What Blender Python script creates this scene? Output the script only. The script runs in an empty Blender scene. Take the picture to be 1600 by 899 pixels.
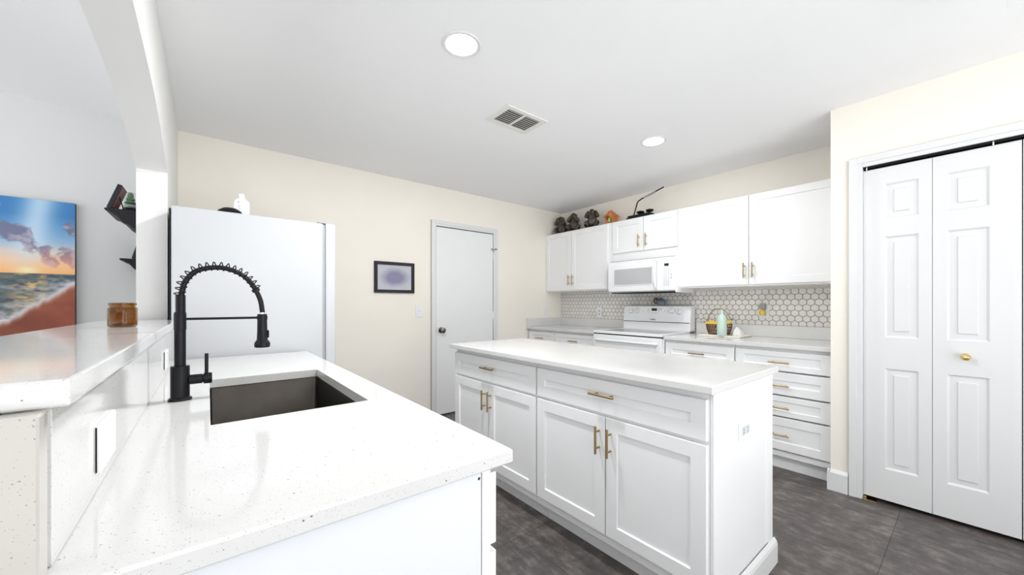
import bpy, bmesh, math, random
import numpy as np
from mathutils import Vector, Matrix

C = bpy.context.scene.collection
PI = math.pi
random.seed(7)

# ------------------------------------------------------------------ camera, world, exposure
SC = bpy.context.scene
F_PX, CX, CY, CAM_H, YAW = 586.2, 799.8, 475.27, 1.194, 0.681138
cam_d = bpy.data.cameras.new('camera')
cam = bpy.data.objects.new('camera', cam_d)
C.objects.link(cam)
cam.location = (0, 0, CAM_H)
cam.rotation_euler = (PI / 2, 0, -YAW)
cam_d.sensor_fit = 'HORIZONTAL'
cam_d.sensor_width = 36.0
cam_d.lens = 36.0 * F_PX / 1600.0
cam_d.shift_x = (800 - CX) / 1600.0
cam_d.shift_y = (CY - 449.5) / 1600.0
cam_d.clip_start = 0.02
SC.camera = cam

W = bpy.data.worlds.new('daylight')
SC.world = W
W.use_nodes = True
bg = W.node_tree.nodes['Background']
# pale overcast sky above the horizon, brighter lower half added to light the ceiling
_nt = W.node_tree
_tc = _nt.nodes.new('ShaderNodeTexCoord'); _sp = _nt.nodes.new('ShaderNodeSeparateXYZ'); _cr = _nt.nodes.new('ShaderNodeValToRGB')
_nt.links.new(_tc.outputs['Generated'], _sp.inputs[0])
_ma = _nt.nodes.new('ShaderNodeMath'); _ma.operation = 'MULTIPLY_ADD'; _ma.inputs[1].default_value = .5; _ma.inputs[2].default_value = .5
_nt.links.new(_sp.outputs['Z'], _ma.inputs[0]); _nt.links.new(_ma.outputs[0], _cr.inputs[0])
_cr.color_ramp.elements[0].position = .47; _cr.color_ramp.elements[0].color = (.955, .975, 1.0, 1)
_cr.color_ramp.elements[1].position = .53; _cr.color_ramp.elements[1].color = (.11, .115, .12, 1)
_nt.links.new(_cr.outputs[0], bg.inputs[0])
bg.inputs[1].default_value = 1.55

vs = SC.view_settings
vs.view_transform = 'Standard'
vs.look = 'None'
vs.gamma = 1
vs.exposure = 0.43
vs.use_curve_mapping = False
DOWNLIGHT_W = {'sink': 22.0, 'cabinets': 7.5}

# unseen fill lamps added behind the camera and on the living room side
def area(name, loc, rot, sx, sy, power, col):
    l = bpy.data.lights.new(name, 'AREA')
    l.shape = 'RECTANGLE'; l.size = sx; l.size_y = sy; l.energy = power; l.color = col
    o = bpy.data.objects.new(name, l)
    o.location = loc; o.rotation_euler = rot
    C.objects.link(o)
    return o
area('rear_fill', (1.2, -1.45, 1.2), (PI / 2, 0, 0), 2.6, 2.0, 26, (0.96, 0.98, 1.0))
area('living_side_fill', (-2.9, 1.2, 1.6), (PI / 2, 0, -PI / 2), 4.0, 1.5, 11, (0.95, 0.97, 1.0))

# ------------------------------------------------------------------ materials
def mat(name, col, rough=0.5, metal=0.0, spec=0.5, coat=0.0, bump=0.0, bscale=200.0, var=0.0, vscale=3.0, **kw):
    m = bpy.data.materials.new(name)
    m.use_nodes = True
    nt = m.node_tree
    p = nt.nodes['Principled BSDF']
    p.inputs['Base Color'].default_value = (*col, 1)
    p.inputs['Roughness'].default_value = rough
    p.inputs['Metallic'].default_value = metal
    p.inputs['Specular IOR Level'].default_value = spec
    p.inputs['Coat Weight'].default_value = coat
    p.inputs['Coat Roughness'].default_value = 0.05
    for k, v in kw.items():
        p.inputs[k.replace('_', ' ')].default_value = v
    tc = nt.nodes.new('ShaderNodeTexCoord')
    if var or True:
        n = nt.nodes.new('ShaderNodeTexNoise')
        n.inputs['Scale'].default_value = vscale
        n.inputs['Detail'].default_value = 4
        nt.links.new(tc.outputs['Object'], n.inputs['Vector'])
        r = nt.nodes.new('ShaderNodeValToRGB')
        v = max(var, 0.01)
        r.color_ramp.elements[0].position = 0.3
        r.color_ramp.elements[1].position = 0.7
        r.color_ramp.elements[0].color = (*[c * (1 - v) for c in col], 1)
        r.color_ramp.elements[1].color = (*[min(1, c * (1 + v)) for c in col], 1)
        nt.links.new(n.outputs['Fac'], r.inputs['Fac'])
        nt.links.new(r.outputs['Color'], p.inputs['Base Color'])
    if bump:
        nb = nt.nodes.new('ShaderNodeTexNoise')
        nb.inputs['Scale'].default_value = bscale
        nb.inputs['Detail'].default_value = 3
        nt.links.new(tc.outputs['Object'], nb.inputs['Vector'])
        b = nt.nodes.new('ShaderNodeBump')
        b.inputs['Strength'].default_value = bump
        b.inputs['Distance'].default_value = 0.002
        nt.links.new(nb.outputs['Fac'], b.inputs['Height'])
        nt.links.new(b.outputs['Normal'], p.inputs['Normal'])
    return m

def emis(name, col, strength):
    m = bpy.data.materials.new(name); m.use_nodes = True
    nt = m.node_tree; nt.nodes.clear()
    e = nt.nodes.new('ShaderNodeEmission'); o = nt.nodes.new('ShaderNodeOutputMaterial')
    e.inputs[0].default_value = (*col, 1); e.inputs[1].default_value = strength
    nt.links.new(e.outputs[0], o.inputs[0])
    return m

def quartz_mat(name, base, dark, rough=0.09):
    m = bpy.data.materials.new(name); m.use_nodes = True
    nt = m.node_tree; N = nt.nodes; L = nt.links
    p = N['Principled BSDF']
    p.inputs['Roughness'].default_value = rough
    tc = N.new('ShaderNodeTexCoord')
    cloud = N.new('ShaderNodeTexNoise'); cloud.inputs['Scale'].default_value = 5; cloud.inputs['Detail'].default_value = 5
    L.new(tc.outputs['Object'], cloud.inputs['Vector'])
    cr = N.new('ShaderNodeValToRGB')
    cr.color_ramp.elements[0].position = .35; cr.color_ramp.elements[1].position = .65
    cr.color_ramp.elements[0].color = (*[c * .965 for c in base], 1)
    cr.color_ramp.elements[1].color = (*base, 1)
    L.new(cloud.outputs['Fac'], cr.inputs['Fac'])
    cur = cr.outputs['Color']
    warp = N.new('ShaderNodeTexNoise'); warp.inputs['Scale'].default_value = 260; warp.inputs['Detail'].default_value = 2
    L.new(tc.outputs['Object'], warp.inputs['Vector'])
    for sc_, thr, keep, mul in ((100, .15, .86, 1.1), (220, .18, .72, 1.6), (420, .22, .60, 2.2)):
        v = N.new('ShaderNodeTexVoronoi'); v.inputs['Scale'].default_value = sc_
        L.new(tc.outputs['Object'], v.inputs['Vector'])
        add = N.new('ShaderNodeMath'); add.operation = 'MULTIPLY_ADD'
        L.new(warp.outputs['Fac'], add.inputs[0]); add.inputs[1].default_value = .22
        L.new(v.outputs['Distance'], add.inputs[2])
        lt = N.new('ShaderNodeMath'); lt.operation = 'LESS_THAN'; lt.inputs[1].default_value = thr + .11
        L.new(add.outputs[0], lt.inputs[0])
        sep = N.new('ShaderNodeSeparateColor'); L.new(v.outputs['Color'], sep.inputs[0])
        gt = N.new('ShaderNodeMath'); gt.operation = 'GREATER_THAN'; gt.inputs[1].default_value = keep
        L.new(sep.outputs[0], gt.inputs[0])
        mu = N.new('ShaderNodeMath'); mu.operation = 'MULTIPLY'
        L.new(lt.outputs[0], mu.inputs[0]); L.new(gt.outputs[0], mu.inputs[1])
        mx = N.new('ShaderNodeMix'); mx.data_type = 'RGBA'
        fade = N.new('ShaderNodeMath'); fade.operation = 'MULTIPLY'
        L.new(mu.outputs[0], fade.inputs[0]); L.new(sep.outputs[1], fade.inputs[1])
        L.new(fade.outputs[0], mx.inputs['Factor'])
        L.new(cur, mx.inputs['A'])
        mx.inputs['B'].default_value = (*[min(.8, d * mul) for d in dark], 1)
        cur = mx.outputs['Result']
    L.new(cur, p.inputs['Base Color'])
    return m

def floor_mat():
    m = bpy.data.materials.new('slate_floor_tile'); m.use_nodes = True
    nt = m.node_tree; N = nt.nodes; L = nt.links
    p = N['Principled BSDF']; p.inputs['Roughness'].default_value = .42
    tc = N.new('ShaderNodeTexCoord')
    mp = N.new('ShaderNodeMapping')
    mp.inputs['Location'].default_value = (-.27, 1.236, 0)
    mp.inputs['Rotation'].default_value = (0, 0, -PI / 2)
    L.new(tc.outputs['Object'], mp.inputs['Vector'])
    br = N.new('ShaderNodeTexBrick')
    br.offset = 0; br.squash = 1
    br.inputs['Scale'].default_value = 1
    br.inputs['Brick Width'].default_value = .6
    br.inputs['Row Height'].default_value = .303
    br.inputs['Mortar Size'].default_value = .0016
    br.inputs['Mortar Smooth'].default_value = .1
    br.inputs['Color1'].default_value = (.80, .80, .80, 1)
    br.inputs['Color2'].default_value = (1.12, 1.1, 1.1, 1)
    br.inputs['Mortar'].default_value = (.30, .28, .27, 1)
    L.new(mp.outputs[0], br.inputs['Vector'])
    mp2 = N.new('ShaderNodeMapping'); mp2.inputs['Scale'].default_value = (7, 1.9, 1)
    L.new(tc.outputs['Object'], mp2.inputs['Vector'])
    n1 = N.new('ShaderNodeTexNoise'); n1.inputs['Scale'].default_value = 3.2; n1.inputs['Detail'].default_value = 9; n1.inputs['Roughness'].default_value = .68
    L.new(mp2.outputs[0], n1.inputs['Vector'])
    n2 = N.new('ShaderNodeTexNoise'); n2.inputs['Scale'].default_value = 11; n2.inputs['Detail'].default_value = 8; n2.inputs['Roughness'].default_value = .7
    L.new(tc.outputs['Object'], n2.inputs['Vector'])
    ad = N.new('ShaderNodeMix'); ad.inputs['Factor'].default_value = .5
    L.new(n1.outputs['Fac'], ad.inputs['A']); L.new(n2.outputs['Fac'], ad.inputs['B'])
    cr = N.new('ShaderNodeValToRGB')
    e = cr.color_ramp.elements
    e[0].position = .36; e[0].color = (.050, .043, .040, 1)
    e[1].position = .66; e[1].color = (.245, .212, .194, 1)
    k = e.new(.5); k.color = (.102, .089, .083, 1)
    L.new(ad.outputs['Result'], cr.inputs['Fac'])
    mx = N.new('ShaderNodeMix'); mx.data_type = 'RGBA'; mx.blend_type = 'MULTIPLY'; mx.inputs['Factor'].default_value = 1
    L.new(cr.outputs['Color'], mx.inputs['A']); L.new(br.outputs['Color'], mx.inputs['B'])
    L.new(mx.outputs['Result'], p.inputs['Base Color'])
    b = N.new('ShaderNodeBump'); b.inputs['Strength'].default_value = .25; b.inputs['Distance'].default_value = .003
    L.new(ad.outputs['Result'], b.inputs['Height']); L.new(b.outputs['Normal'], p.inputs['Normal'])
    return m

M = {}
M['wall'] = mat('cream_wall_paint', (.92, .872, .785), .75, bump=.15, bscale=260)
M['wall_grey'] = mat('pale_grey_wall_paint', (.70, .705, .70), .75, bump=.15, bscale=260)
M['wall_white'] = mat('off_white_arch_paint', (.85, .845, .82), .7, bump=.2, bscale=260)
M['ceiling'] = mat('white_ceiling_paint', (.94, .942, .945), .85, bump=.15, bscale=180)
M['floor'] = floor_mat()
M['trim'] = mat('white_trim_gloss', (.77, .77, .77), .35)
M['door'] = mat('white_door_paint', (.84, .845, .845), .4)
M['cab'] = mat('white_cabinet_paint', (.90, .902, .905), .38)
M['panel'] = mat('white_melamine_panel', (.79, .81, .845), .45)
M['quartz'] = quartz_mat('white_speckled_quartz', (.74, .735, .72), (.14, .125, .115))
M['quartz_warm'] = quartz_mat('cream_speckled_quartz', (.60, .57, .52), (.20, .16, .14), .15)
M['gold'] = mat('brushed_brass', (.40, .285, .125), .34, 1.0)
M['brass'] = mat('polished_brass', (.78, .58, .26), .16, 1.0)
M['black'] = mat('matte_black_metal', (.006, .006, .008), .38, spec=.28)
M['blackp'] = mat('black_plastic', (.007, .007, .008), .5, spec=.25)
M['steel'] = mat('brushed_stainless', (.066, .058, .050), .32, 1.0, var=.12, vscale=14)
M['chrome'] = mat('chrome', (.75, .75, .75), .12, 1.0)
M['bronze'] = mat('dark_pewter', (.20, .175, .155), .22, 1.0)
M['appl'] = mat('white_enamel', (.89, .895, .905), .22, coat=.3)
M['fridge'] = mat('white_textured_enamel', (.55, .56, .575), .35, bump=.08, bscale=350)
M['gasket'] = mat('grey_gasket', (.42, .44, .45), .6)
M['glass_dark'] = mat('dark_display', (.01, .014, .02), .12)
M['ovenglass'] = mat('grey_window_glass', (.50, .515, .52), .10)
M['cooktop'] = mat('grey_ceramic_cooktop', (.16, .16, .165), .08, spec=.2)
M['plate'] = mat('white_cover_plate', (.88, .88, .88), .3)
M['socket'] = mat('socket_grey_white', (.62, .63, .65), .4)
M['slot'] = mat('dark_slot', (.05, .05, .05), .6)
M['greyink'] = mat('grey_print', (.42, .43, .45), .5)
M['tile'] = mat('white_marble_hex_tile', (.82, .81, .79), .22, var=.06, vscale=9)
M['grout'] = mat('gold_grout', (.34, .235, .085), .5, .1, var=.1)
M['ape'] = mat('weathered_bronze_resin', (.075, .062, .046), .36, .35, var=.75, vscale=38, bump=.9, bscale=48)
M['terracotta'] = mat('orange_terracotta', (.62, .22, .07), .6, var=.2, vscale=12)
M['green'] = mat('painted_green', (.10, .22, .10), .5)
M['yellow'] = mat('banana_yellow', (.86, .60, .06), .45, var=.12, vscale=18)
M['bananatip'] = mat('banana_tip_brown', (.10, .07, .02), .6)
M['wicker'] = mat('brown_wicker', (.17, .085, .04), .6, var=.4, vscale=40)
M['mint'] = mat('mint_enamel', (.56, .70, .62), .3)
M['board'] = mat('pale_wood_board', (.86, .82, .74), .5, var=.05)
M['napkin'] = mat('white_cloth', (.86, .85, .84), .85, bump=.3, bscale=40)
M['slate'] = mat('blue_grey_ceramic', (.19, .24, .28), .35, var=.3, vscale=14)
M['brown'] = mat('brown_ceramic', (.16, .09, .045), .4)
M['greyplastic'] = mat('grey_plastic', (.34, .34, .33), .45)
M['shelf'] = mat('black_brown_wood', (.012, .011, .014), .45, spec=.25, var=.2)
M['amber'] = mat('amber_glass', (.44, .205, .018), .03, Transmission_Weight=.93, IOR=1.45)
M['clearglass'] = mat('clear_glass', (.95, .97, .95), .02, Transmission_Weight=.95, IOR=1.25)
M['hdpe'] = mat('translucent_white_plastic', (.86, .87, .88), .35)
M['frameblack'] = mat('black_frame_wood', (.016, .016, .024), .45, spec=.3)
M['vent'] = mat('almond_vent_paint', (.82, .81, .77), .5)
M['ventdark'] = mat('vent_duct_dark', (.05, .045, .04), .8)
M['fanwhite'] = mat('white_fan_blade', (.86, .86, .86), .35)
M['snow'] = mat('snow_white', (.85, .87, .88), .8)
M['wax'] = mat('amber_wax', (.55, .30, .06), .6)
M['lamp'] = emis('lamp_diffuser_lit', (1.0, 0.99, 0.97), 9.0)
M['rust'] = mat('reddish_frame_edge', (.20, .08, .06), .5)

# the blurred print of the little framed picture: pale ground with a soft violet-grey blot
def blot_mat():
    m = bpy.data.materials.new('pale_violet_print'); m.use_nodes = True
    nt = m.node_tree; N = nt.nodes; L = nt.links
    p = N['Principled BSDF']; p.inputs['Roughness'].default_value = .25
    tc = N.new('ShaderNodeTexCoord'); mp = N.new('ShaderNodeMapping')
    mp.inputs['Scale'].default_value = (6.2, 1, 9.5)
    L.new(tc.outputs['Object'], mp.inputs['Vector'])
    nz = N.new('ShaderNodeTexNoise'); nz.inputs['Scale'].default_value = 9
    L.new(tc.outputs['Object'], nz.inputs['Vector'])
    gr = N.new('ShaderNodeTexGradient'); gr.gradient_type = 'SPHERICAL'
    L.new(mp.outputs[0], gr.inputs['Vector'])
    ad = N.new('ShaderNodeMath'); ad.operation = 'MULTIPLY_ADD'
    L.new(nz.outputs['Fac'], ad.inputs[0]); ad.inputs[1].default_value = .3; L.new(gr.outputs['Fac'], ad.inputs[2])
    cr = N.new('ShaderNodeValToRGB'); e = cr.color_ramp.elements
    e[0].position = .12; e[0].color = (.55, .55, .60, 1)
    e[1].position = .70; e[1].color = (.24, .24, .36, 1)
    L.new(ad.outputs[0], cr.inputs['Fac']); L.new(cr.outputs['Color'], p.inputs['Base Color'])
    return m
M['blot'] = blot_mat()

def attr_mat(name):
    m = bpy.data.materials.new(name); m.use_nodes = True
    nt = m.node_tree
    a = nt.nodes.new('ShaderNodeAttribute'); a.attribute_name = 'Col'
    p = nt.nodes['Principled BSDF']; p.inputs['Roughness'].default_value = .45
    nt.links.new(a.outputs['Color'], p.inputs['Base Color'])
    return m

# ------------------------------------------------------------------ geometry helpers
class MB:
    """collects shapes in world coordinates and links them as one mesh object"""
    def __init__(self):
        self.bm = bmesh.new()

    def box(self, x0, x1, y0, y1, z0, z1, bevel=0.0, seg=1):
        x0, x1 = min(x0, x1), max(x0, x1); y0, y1 = min(y0, y1), max(y0, y1); z0, z1 = min(z0, z1), max(z0, z1)
        r = bmesh.ops.create_cube(self.bm, size=1.0)
        v = r['verts']
        for a in v:
            a.co = Vector(((x0 + x1) / 2 + a.co.x * (x1 - x0), (y0 + y1) / 2 + a.co.y * (y1 - y0), (z0 + z1) / 2 + a.co.z * (z1 - z0)))
        if bevel:
            ed = list({e for a in v for e in a.link_edges})
            bmesh.ops.bevel(self.bm, geom=ed, offset=bevel, segments=seg, affect='EDGES', profile=.5)
        return self

    def faces(self, verts, faces):
        vs_ = [self.bm.verts.new(v) for v in verts]
        for f in faces:
            try: self.bm.faces.new([vs_[i] for i in f])
            except ValueError: pass
        return self

    def prism(self, pts, axis, a0, a1):
        """polygon pts (2D) extruded along axis: 'x' pts=(y,z), 'y' pts=(x,z), 'z' pts=(x,y)"""
        def P(p, a):
            return {'x': (a, p[0], p[1]), 'y': (p[0], a, p[1]), 'z': (p[0], p[1], a)}[axis]
        n = len(pts)
        v = [P(p, a0) for p in pts] + [P(p, a1) for p in pts]
        f = [tuple(range(n))[::-1], tuple(range(n, 2 * n))]
        f += [(i, (i + 1) % n, n + (i + 1) % n, n + i) for i in range(n)]
        self.faces(v, f)
        return self

    def lathe(self, prof, c, axis=(0, 0, 1), n=32, close=True):
        """profile [(r, h)...] spun about axis through c"""
        ax = Vector(axis).normalized()
        t = Vector((1, 0, 0)) if abs(ax.x) < .9 else Vector((0, 1, 0))
        u = ax.cross(t).normalized(); w = ax.cross(u)
        c = Vector(c); rings = []
        for r, h in prof:
            if r <= 1e-6:
                rings.append([self.bm.verts.new(c + ax * h)])
            else:
                rings.append([self.bm.verts.new(c + ax * h + u * (r * math.cos(2 * PI * i / n)) + w * (r * math.sin(2 * PI * i / n))) for i in range(n)])
        for A, B in zip(rings, rings[1:]):
            for i in range(n):
                j = (i + 1) % n
                if len(A) == 1 and len(B) == 1: continue
                if len(A) == 1: self.bm.faces.new((A[0], B[i], B[j]))
                elif len(B) == 1: self.bm.faces.new((A[i], A[j], B[0]))
                else: self.bm.faces.new((A[i], A[j], B[j], B[i]))
        if close:
            for R in (rings[0], rings[-1]):
                if len(R) > 1: self.bm.faces.new(R)
        return self

    def cyl(self, p0, p1, r, n=20, r1=None):
        p0, p1 = Vector(p0), Vector(p1)
        return self.lathe([(r, 0), (r if r1 is None else r1, (p1 - p0).length)], p0, p1 - p0, n)

    def tube(self, pts, r, n=10):
        pts = [Vector(p) for p in pts]
        prev = None; rings = []
        up = None
        for i, p in enumerate(pts):
            d = (pts[min(i + 1, len(pts) - 1)] - pts[max(i - 1, 0)]).normalized()
            if up is None:
                t = Vector((0, 0, 1)) if abs(d.z) < .9 else Vector((0, 1, 0))
                up = (t - d * t.dot(d)).normalized()
            else:
                up = (up - d * up.dot(d)).normalized()
            w = d.cross(up)
            rr = r(i / (len(pts) - 1)) if callable(r) else r
            rings.append([self.bm.verts.new(p + up * (rr * math.cos(2 * PI * k / n)) + w * (rr * math.sin(2 * PI * k / n))) for k in range(n)])
        for A, B in zip(rings, rings[1:]):
            for k in range(n):
                self.bm.faces.new((A[k], A[(k + 1) % n], B[(k + 1) % n], B[k]))
        self.bm.faces.new(rings[0]); self.bm.faces.new(rings[-1])
        return self

    def ball(self, c, r, sub=3, sc=(1, 1, 1), rot=None):
        res = bmesh.ops.create_icosphere(self.bm, subdivisions=sub, radius=1.0)
        for v in res['verts']:
            q = Vector((v.co.x * r * sc[0], v.co.y * r * sc[1], v.co.z * r * sc[2]))
            if rot: q = rot @ q
            v.co = Vector(c) + q
        return self

    def build(self, name, material, parent=None, smooth=None, origin=None):
        bm = self.bm
        bmesh.ops.recalc_face_normals(bm, faces=bm.faces[:])
        me = bpy.data.meshes.new(name)
        if parent is not None:
            o_ = Vector(parent['_o'])
        elif origin is not None:
            o_ = Vector(origin)
        else:
            xs = [v.co for v in bm.verts]
            o_ = Vector(((min(v.x for v in xs) + max(v.x for v in xs)) / 2, (min(v.y for v in xs) + max(v.y for v in xs)) / 2, min(v.z for v in xs)))
        for v in bm.verts: v.co -= o_
        bm.to_mesh(me); bm.free()
        ob = bpy.data.objects.new(name, me)
        C.objects.link(ob)
        if isinstance(material, (list, tuple)):
            for mm in material: me.materials.append(mm)
        else:
            me.materials.append(material)
        if smooth:
            for p in me.polygons: p.use_smooth = True
            me.set_sharp_from_angle(angle=math.radians(smooth))
        if parent is not None:
            ob.parent = parent
        else:
            ob.location = o_
        ob['_o'] = tuple(o_)
        return ob

def tag(o, label=None, cat=None, group=None, kind=None):
    if label: o['label'] = label
    if cat: o['category'] = cat
    if group: o['group'] = group
    if kind: o['kind'] = kind
    return o

def thing(name, loc, label, cat, group=None, kind=None):
    o = bpy.data.objects.new(name, None)
    o.empty_display_size = .05
    C.objects.link(o)
    o.location = loc
    o['_o'] = tuple(loc)
    return tag(o, label, cat, group, kind)

def frame_map(origin, u, n):
    """local (w, d, z) -> world: w along u, d along outward normal n, z up"""
    O, U, Nn = Vector(origin), Vector(u), Vector(n)
    return lambda w, d, z: O + U * w + Nn * d + Vector((0, 0, z))

def shaker(mb, F, w0, w1, z0, z1, t=.019, rail=.057, rec=.008, edge=.0015):
    """door or drawer front with a recessed centre panel; back at d=0, front at d=t"""
    if (z1 - z0) < 2.6 * rail: rail_z = (z1 - z0) * .27
    else: rail_z = rail
    i0, i1, j0, j1 = w0 + rail, w1 - rail, z0 + rail_z, z1 - rail_z
    s = .0035
    def ring(a0, a1, b0, b1, d): return [F(a0, d, b0), F(a1, d, b0), F(a1, d, b1), F(a0, d, b1)]
    R = [ring(w0, w1, z0, z1, 0), ring(w0, w1, z0, z1, t - edge), ring(w0 + edge, w1 - edge, z0 + edge, z1 - edge, t),
         ring(i0, i1, j0, j1, t), ring(i0 + s, i1 - s, j0 + s, j1 - s, t - rec)]
    v = [p for r in R for p in r]; f = [(0, 1, 2, 3)]
    for k in range(len(R) - 1):
        for i in range(4):
            f.append((4 * k + i, 4 * k + (i + 1) % 4, 4 * k + 4 + (i + 1) % 4, 4 * k + 4 + i))
    k = 4 * (len(R) - 1); f.append((k, k + 1, k + 2, k + 3))
    mb.faces(v, f)
    return mb

def slabfront(mb, F, w0, w1, z0, z1, t=.019, edge=.0015):
    def ring(a, d): return [F(w0 + a, d, z0 + a), F(w1 - a, d, z0 + a), F(w1 - a, d, z1 - a), F(w0 + a, d, z1 - a)]
    R = [ring(0, 0), ring(0, t - edge), ring(edge, t)]
    v = [p for r in R for p in r]; f = [(0, 1, 2, 3)]
    for k in range(2):
        for i in range(4): f.append((4 * k + i, 4 * k + (i + 1) % 4, 4 * k + 4 + (i + 1) % 4, 4 * k + 4 + i))
    f.append((8, 9, 10, 11)); mb.faces(v, f)
    return mb

def bar_handle(F, parent, w, z, length, vertical, d0=.019, standoff=.03, r=.0055):
    mb = MB()
    h = length / 2; q = length * .30
    if vertical:
        mb.cyl(F(w, d0 + standoff, z - h), F(w, d0 + standoff, z + h), r, 14)
        for s in (-1, 1): mb.cyl(F(w, d0 - .001, z + s * q), F(w, d0 + standoff, z + s * q), r * .75, 10)
    else:
        mb.cyl(F(w - h, d0 + standoff, z), F(w + h, d0 + standoff, z), r, 14)
        for s in (-1, 1): mb.cyl(F(w + s * q, d0 - .001, z), F(w + s * q, d0 + standoff, z), r * .75, 10)
    o = mb.build('handle', M['gold'], parent, smooth=40)
    o['label'] = 'brushed brass bar handle'
    return o

def front(kind, parent, F, w0, w1, z0, z1, handle=None, hl=.13, m='cab'):
    o = shaker(MB(), F, w0, w1, z0, z1).build(kind, M[m], parent)
    if handle is not None:
        w, z, vert = handle
        bar_handle(F, o, w, z, hl, vert)
    return o

def struct(mb, name, m, smooth=None):
    o = mb.build(name, M[m] if isinstance(m, str) else m, None, smooth, origin=(0, 0, 0))
    o['kind'] = 'structure'
    return o

# ------------------------------------------------------------------ room shell
H = 2.44
YB, XR = 3.60, 3.80          # back wall, right wall
XP, YP = 3.12, 0.585         # pantry wall plane and its corner
XK, XL = -.167, -.287        # pass-through wall: kitchen face, living room face

struct(MB().box(-3.0, 3.9, -1.5, 3.7, -.06, 0), 'floor', 'floor')
struct(MB().box(-3.6, 3.9, -2.6, 3.7, H, H + .06), 'ceiling', 'ceiling')
struct(MB().box(XL + .06, 1.877, YB, YB + .1, 0, H).box(2.633, XR, YB, YB + .1, 0, H).box(1.877, 2.633, YB, YB + .1, 2.03, H), 'wall_back', 'wall')
struct(MB().box(-3.6, XL + .06, YB, YB + .1, 0, H), 'wall_living', 'wall_grey')
struct(MB().box(XR, XR + .1, -1.0, YB + .1, 0, H), 'wall_right', 'wall')
struct(MB().box(XP, XP + .1, .437, YP, 0, H).box(XP, XP + .1, -.735, .437, 2.035, H).box(XP, XP + .1, -2.6, -.735, 0, H)
       .box(XP + .1, XR, YP - .1, YP, 0, H).box(XP + .1, XR, -1.0, -.9, 0, H), 'wall_pantry', 'wall')

# pass-through wall with the arch: half wall, header with curved soffit, pillar
arch = [(1.50, 2.065), (1.62, 2.064), (1.75, 2.061), (1.88, 2.056), (2.0, 2.048), (2.12, 2.036), (2.25, 2.016), (2.36, 1.993), (2.46, 1.966), (2.55, 1.942), (2.64, 1.917), (2.72, 1.895)]
mb = MB()
mb.box(XL, XK, .63, 2.72, 0, 1.082)
mb.box(XL, XK, 2.72, YB - .001, 0, H - .001)
mb.prism([(-2.6, 2.065)] + arch + [(2.72, H - .001), (-2.6, H - .001)], 'x', XL, XK)
struct(mb, 'wall_left', 'wall_white', smooth=20)

# baseboards
def base_profile(h=.13, t=.015): return [(0, 0), (t, 0), (t, h - .018), (t * .35, h), (0, h)]
mb = MB(); mb.box(.64, 1.815, YB - .013, YB - .0005, 0, .085, .003); mb.box(2.70, 3.19, YB - .013, YB - .0005, 0, .085, .003)
struct(mb, 'baseboard_back', 'trim')
mb = MB()
mb.prism([(XP - a, z) for a, z in base_profile(.132, .016)], 'y', .499, YP + .014)
mb.prism([(YP + a, z) for a, z in base_profile(.132, .016)], 'x', XP - .0155, 3.2)
struct(mb, 'baseboard_pantry', 'trim')

# door_1: flat white door in the back wall with casing, knob, hinges, latch
d1 = thing('door_1', (2.255, YB, 0), None, None, kind='structure')
MB().box(1.884, 2.627, YB - .004, YB + .031, .012, 2.018, .002).build('door_panel', M['door'], d1)
mb = MB()
def casing(mb, a0, a1, top, w, plane, nsign, axis):
    """three-sided flat casing with a stepped face"""
    for off, t in ((0, .012), (w * .38, .018)):
        o0, o1 = a0 - w, a1 + w
        if axis == 'x':
            y0, y1 = plane, plane - t
            mb.box(o0, a0 - off, y0, y1, 0, top + w, .002)
            mb.box(a1 + off, o1, y0, y1, 0, top + w, .002)
            mb.box(a0 - off, a1 + off, y0, y1, top + off, top + w, .002)
        else:
            x0, x1 = plane, plane - t
            mb.box(x0, x1, o0, a0 - off, 0, top + w, .002)
            mb.box(x0, x1, a1 + off, o1, 0, top + w, .002)
            mb.box(x0, x1, a0 - off, a1 + off, top + off, top + w, .002)
casing(mb, 1.879, 2.631, 2.026, .056, YB - .0005, -1, 'x')
mb.build('door_casing', M['trim'], d1)
mb = MB().box(1.8775, 1.8825, YB + .0005, YB + .09, 0, 2.0295).box(2.6285, 2.6325, YB + .0005, YB + .09, 0, 2.0295).box(1.8825, 2.6285, YB + .0005, YB + .09, 2.0225, 2.0295).box(1.8825, 2.6285, YB + .055, YB + .09, 0, 2.0225)
mb.build('door_jamb', M['slot'], d1)
k = MB().lathe([(.031, 0), (.031, .004), (.012, .009), (.010, .030), (.022, .036), (.0285, .050), (.027, .062), (.014, .070), (0, .071)], (1.937, YB - .004, .914), (0, -1, 0), 24)
tag(k.build('door_knob', M['bronze'], d1, smooth=40), 'round dark pewter knob')
MB().box(1.8825, 1.8845, YB - .0045, YB + .02, .885, .945).build('strike_plate', M['bronze'], d1)
for z in (1.77, 1.06, .25):
    MB().cyl((2.6285, YB - .006, z - .045), (2.6285, YB - .006, z + .045), .006, 12).build('hinge', M['chrome'], d1, smooth=40)
MB().box(2.636, 2.668, YB - .034, YB - .0195, 1.838, 1.848, .002).box(2.598, 2.612, YB - .020, YB - .0042, 1.834, 1.846, .002).cyl((2.616, YB - .03, 1.80), (2.622, YB - .03, 1.84), .003, 8).build('flip_latch', M['bronze'], d1)

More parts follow.
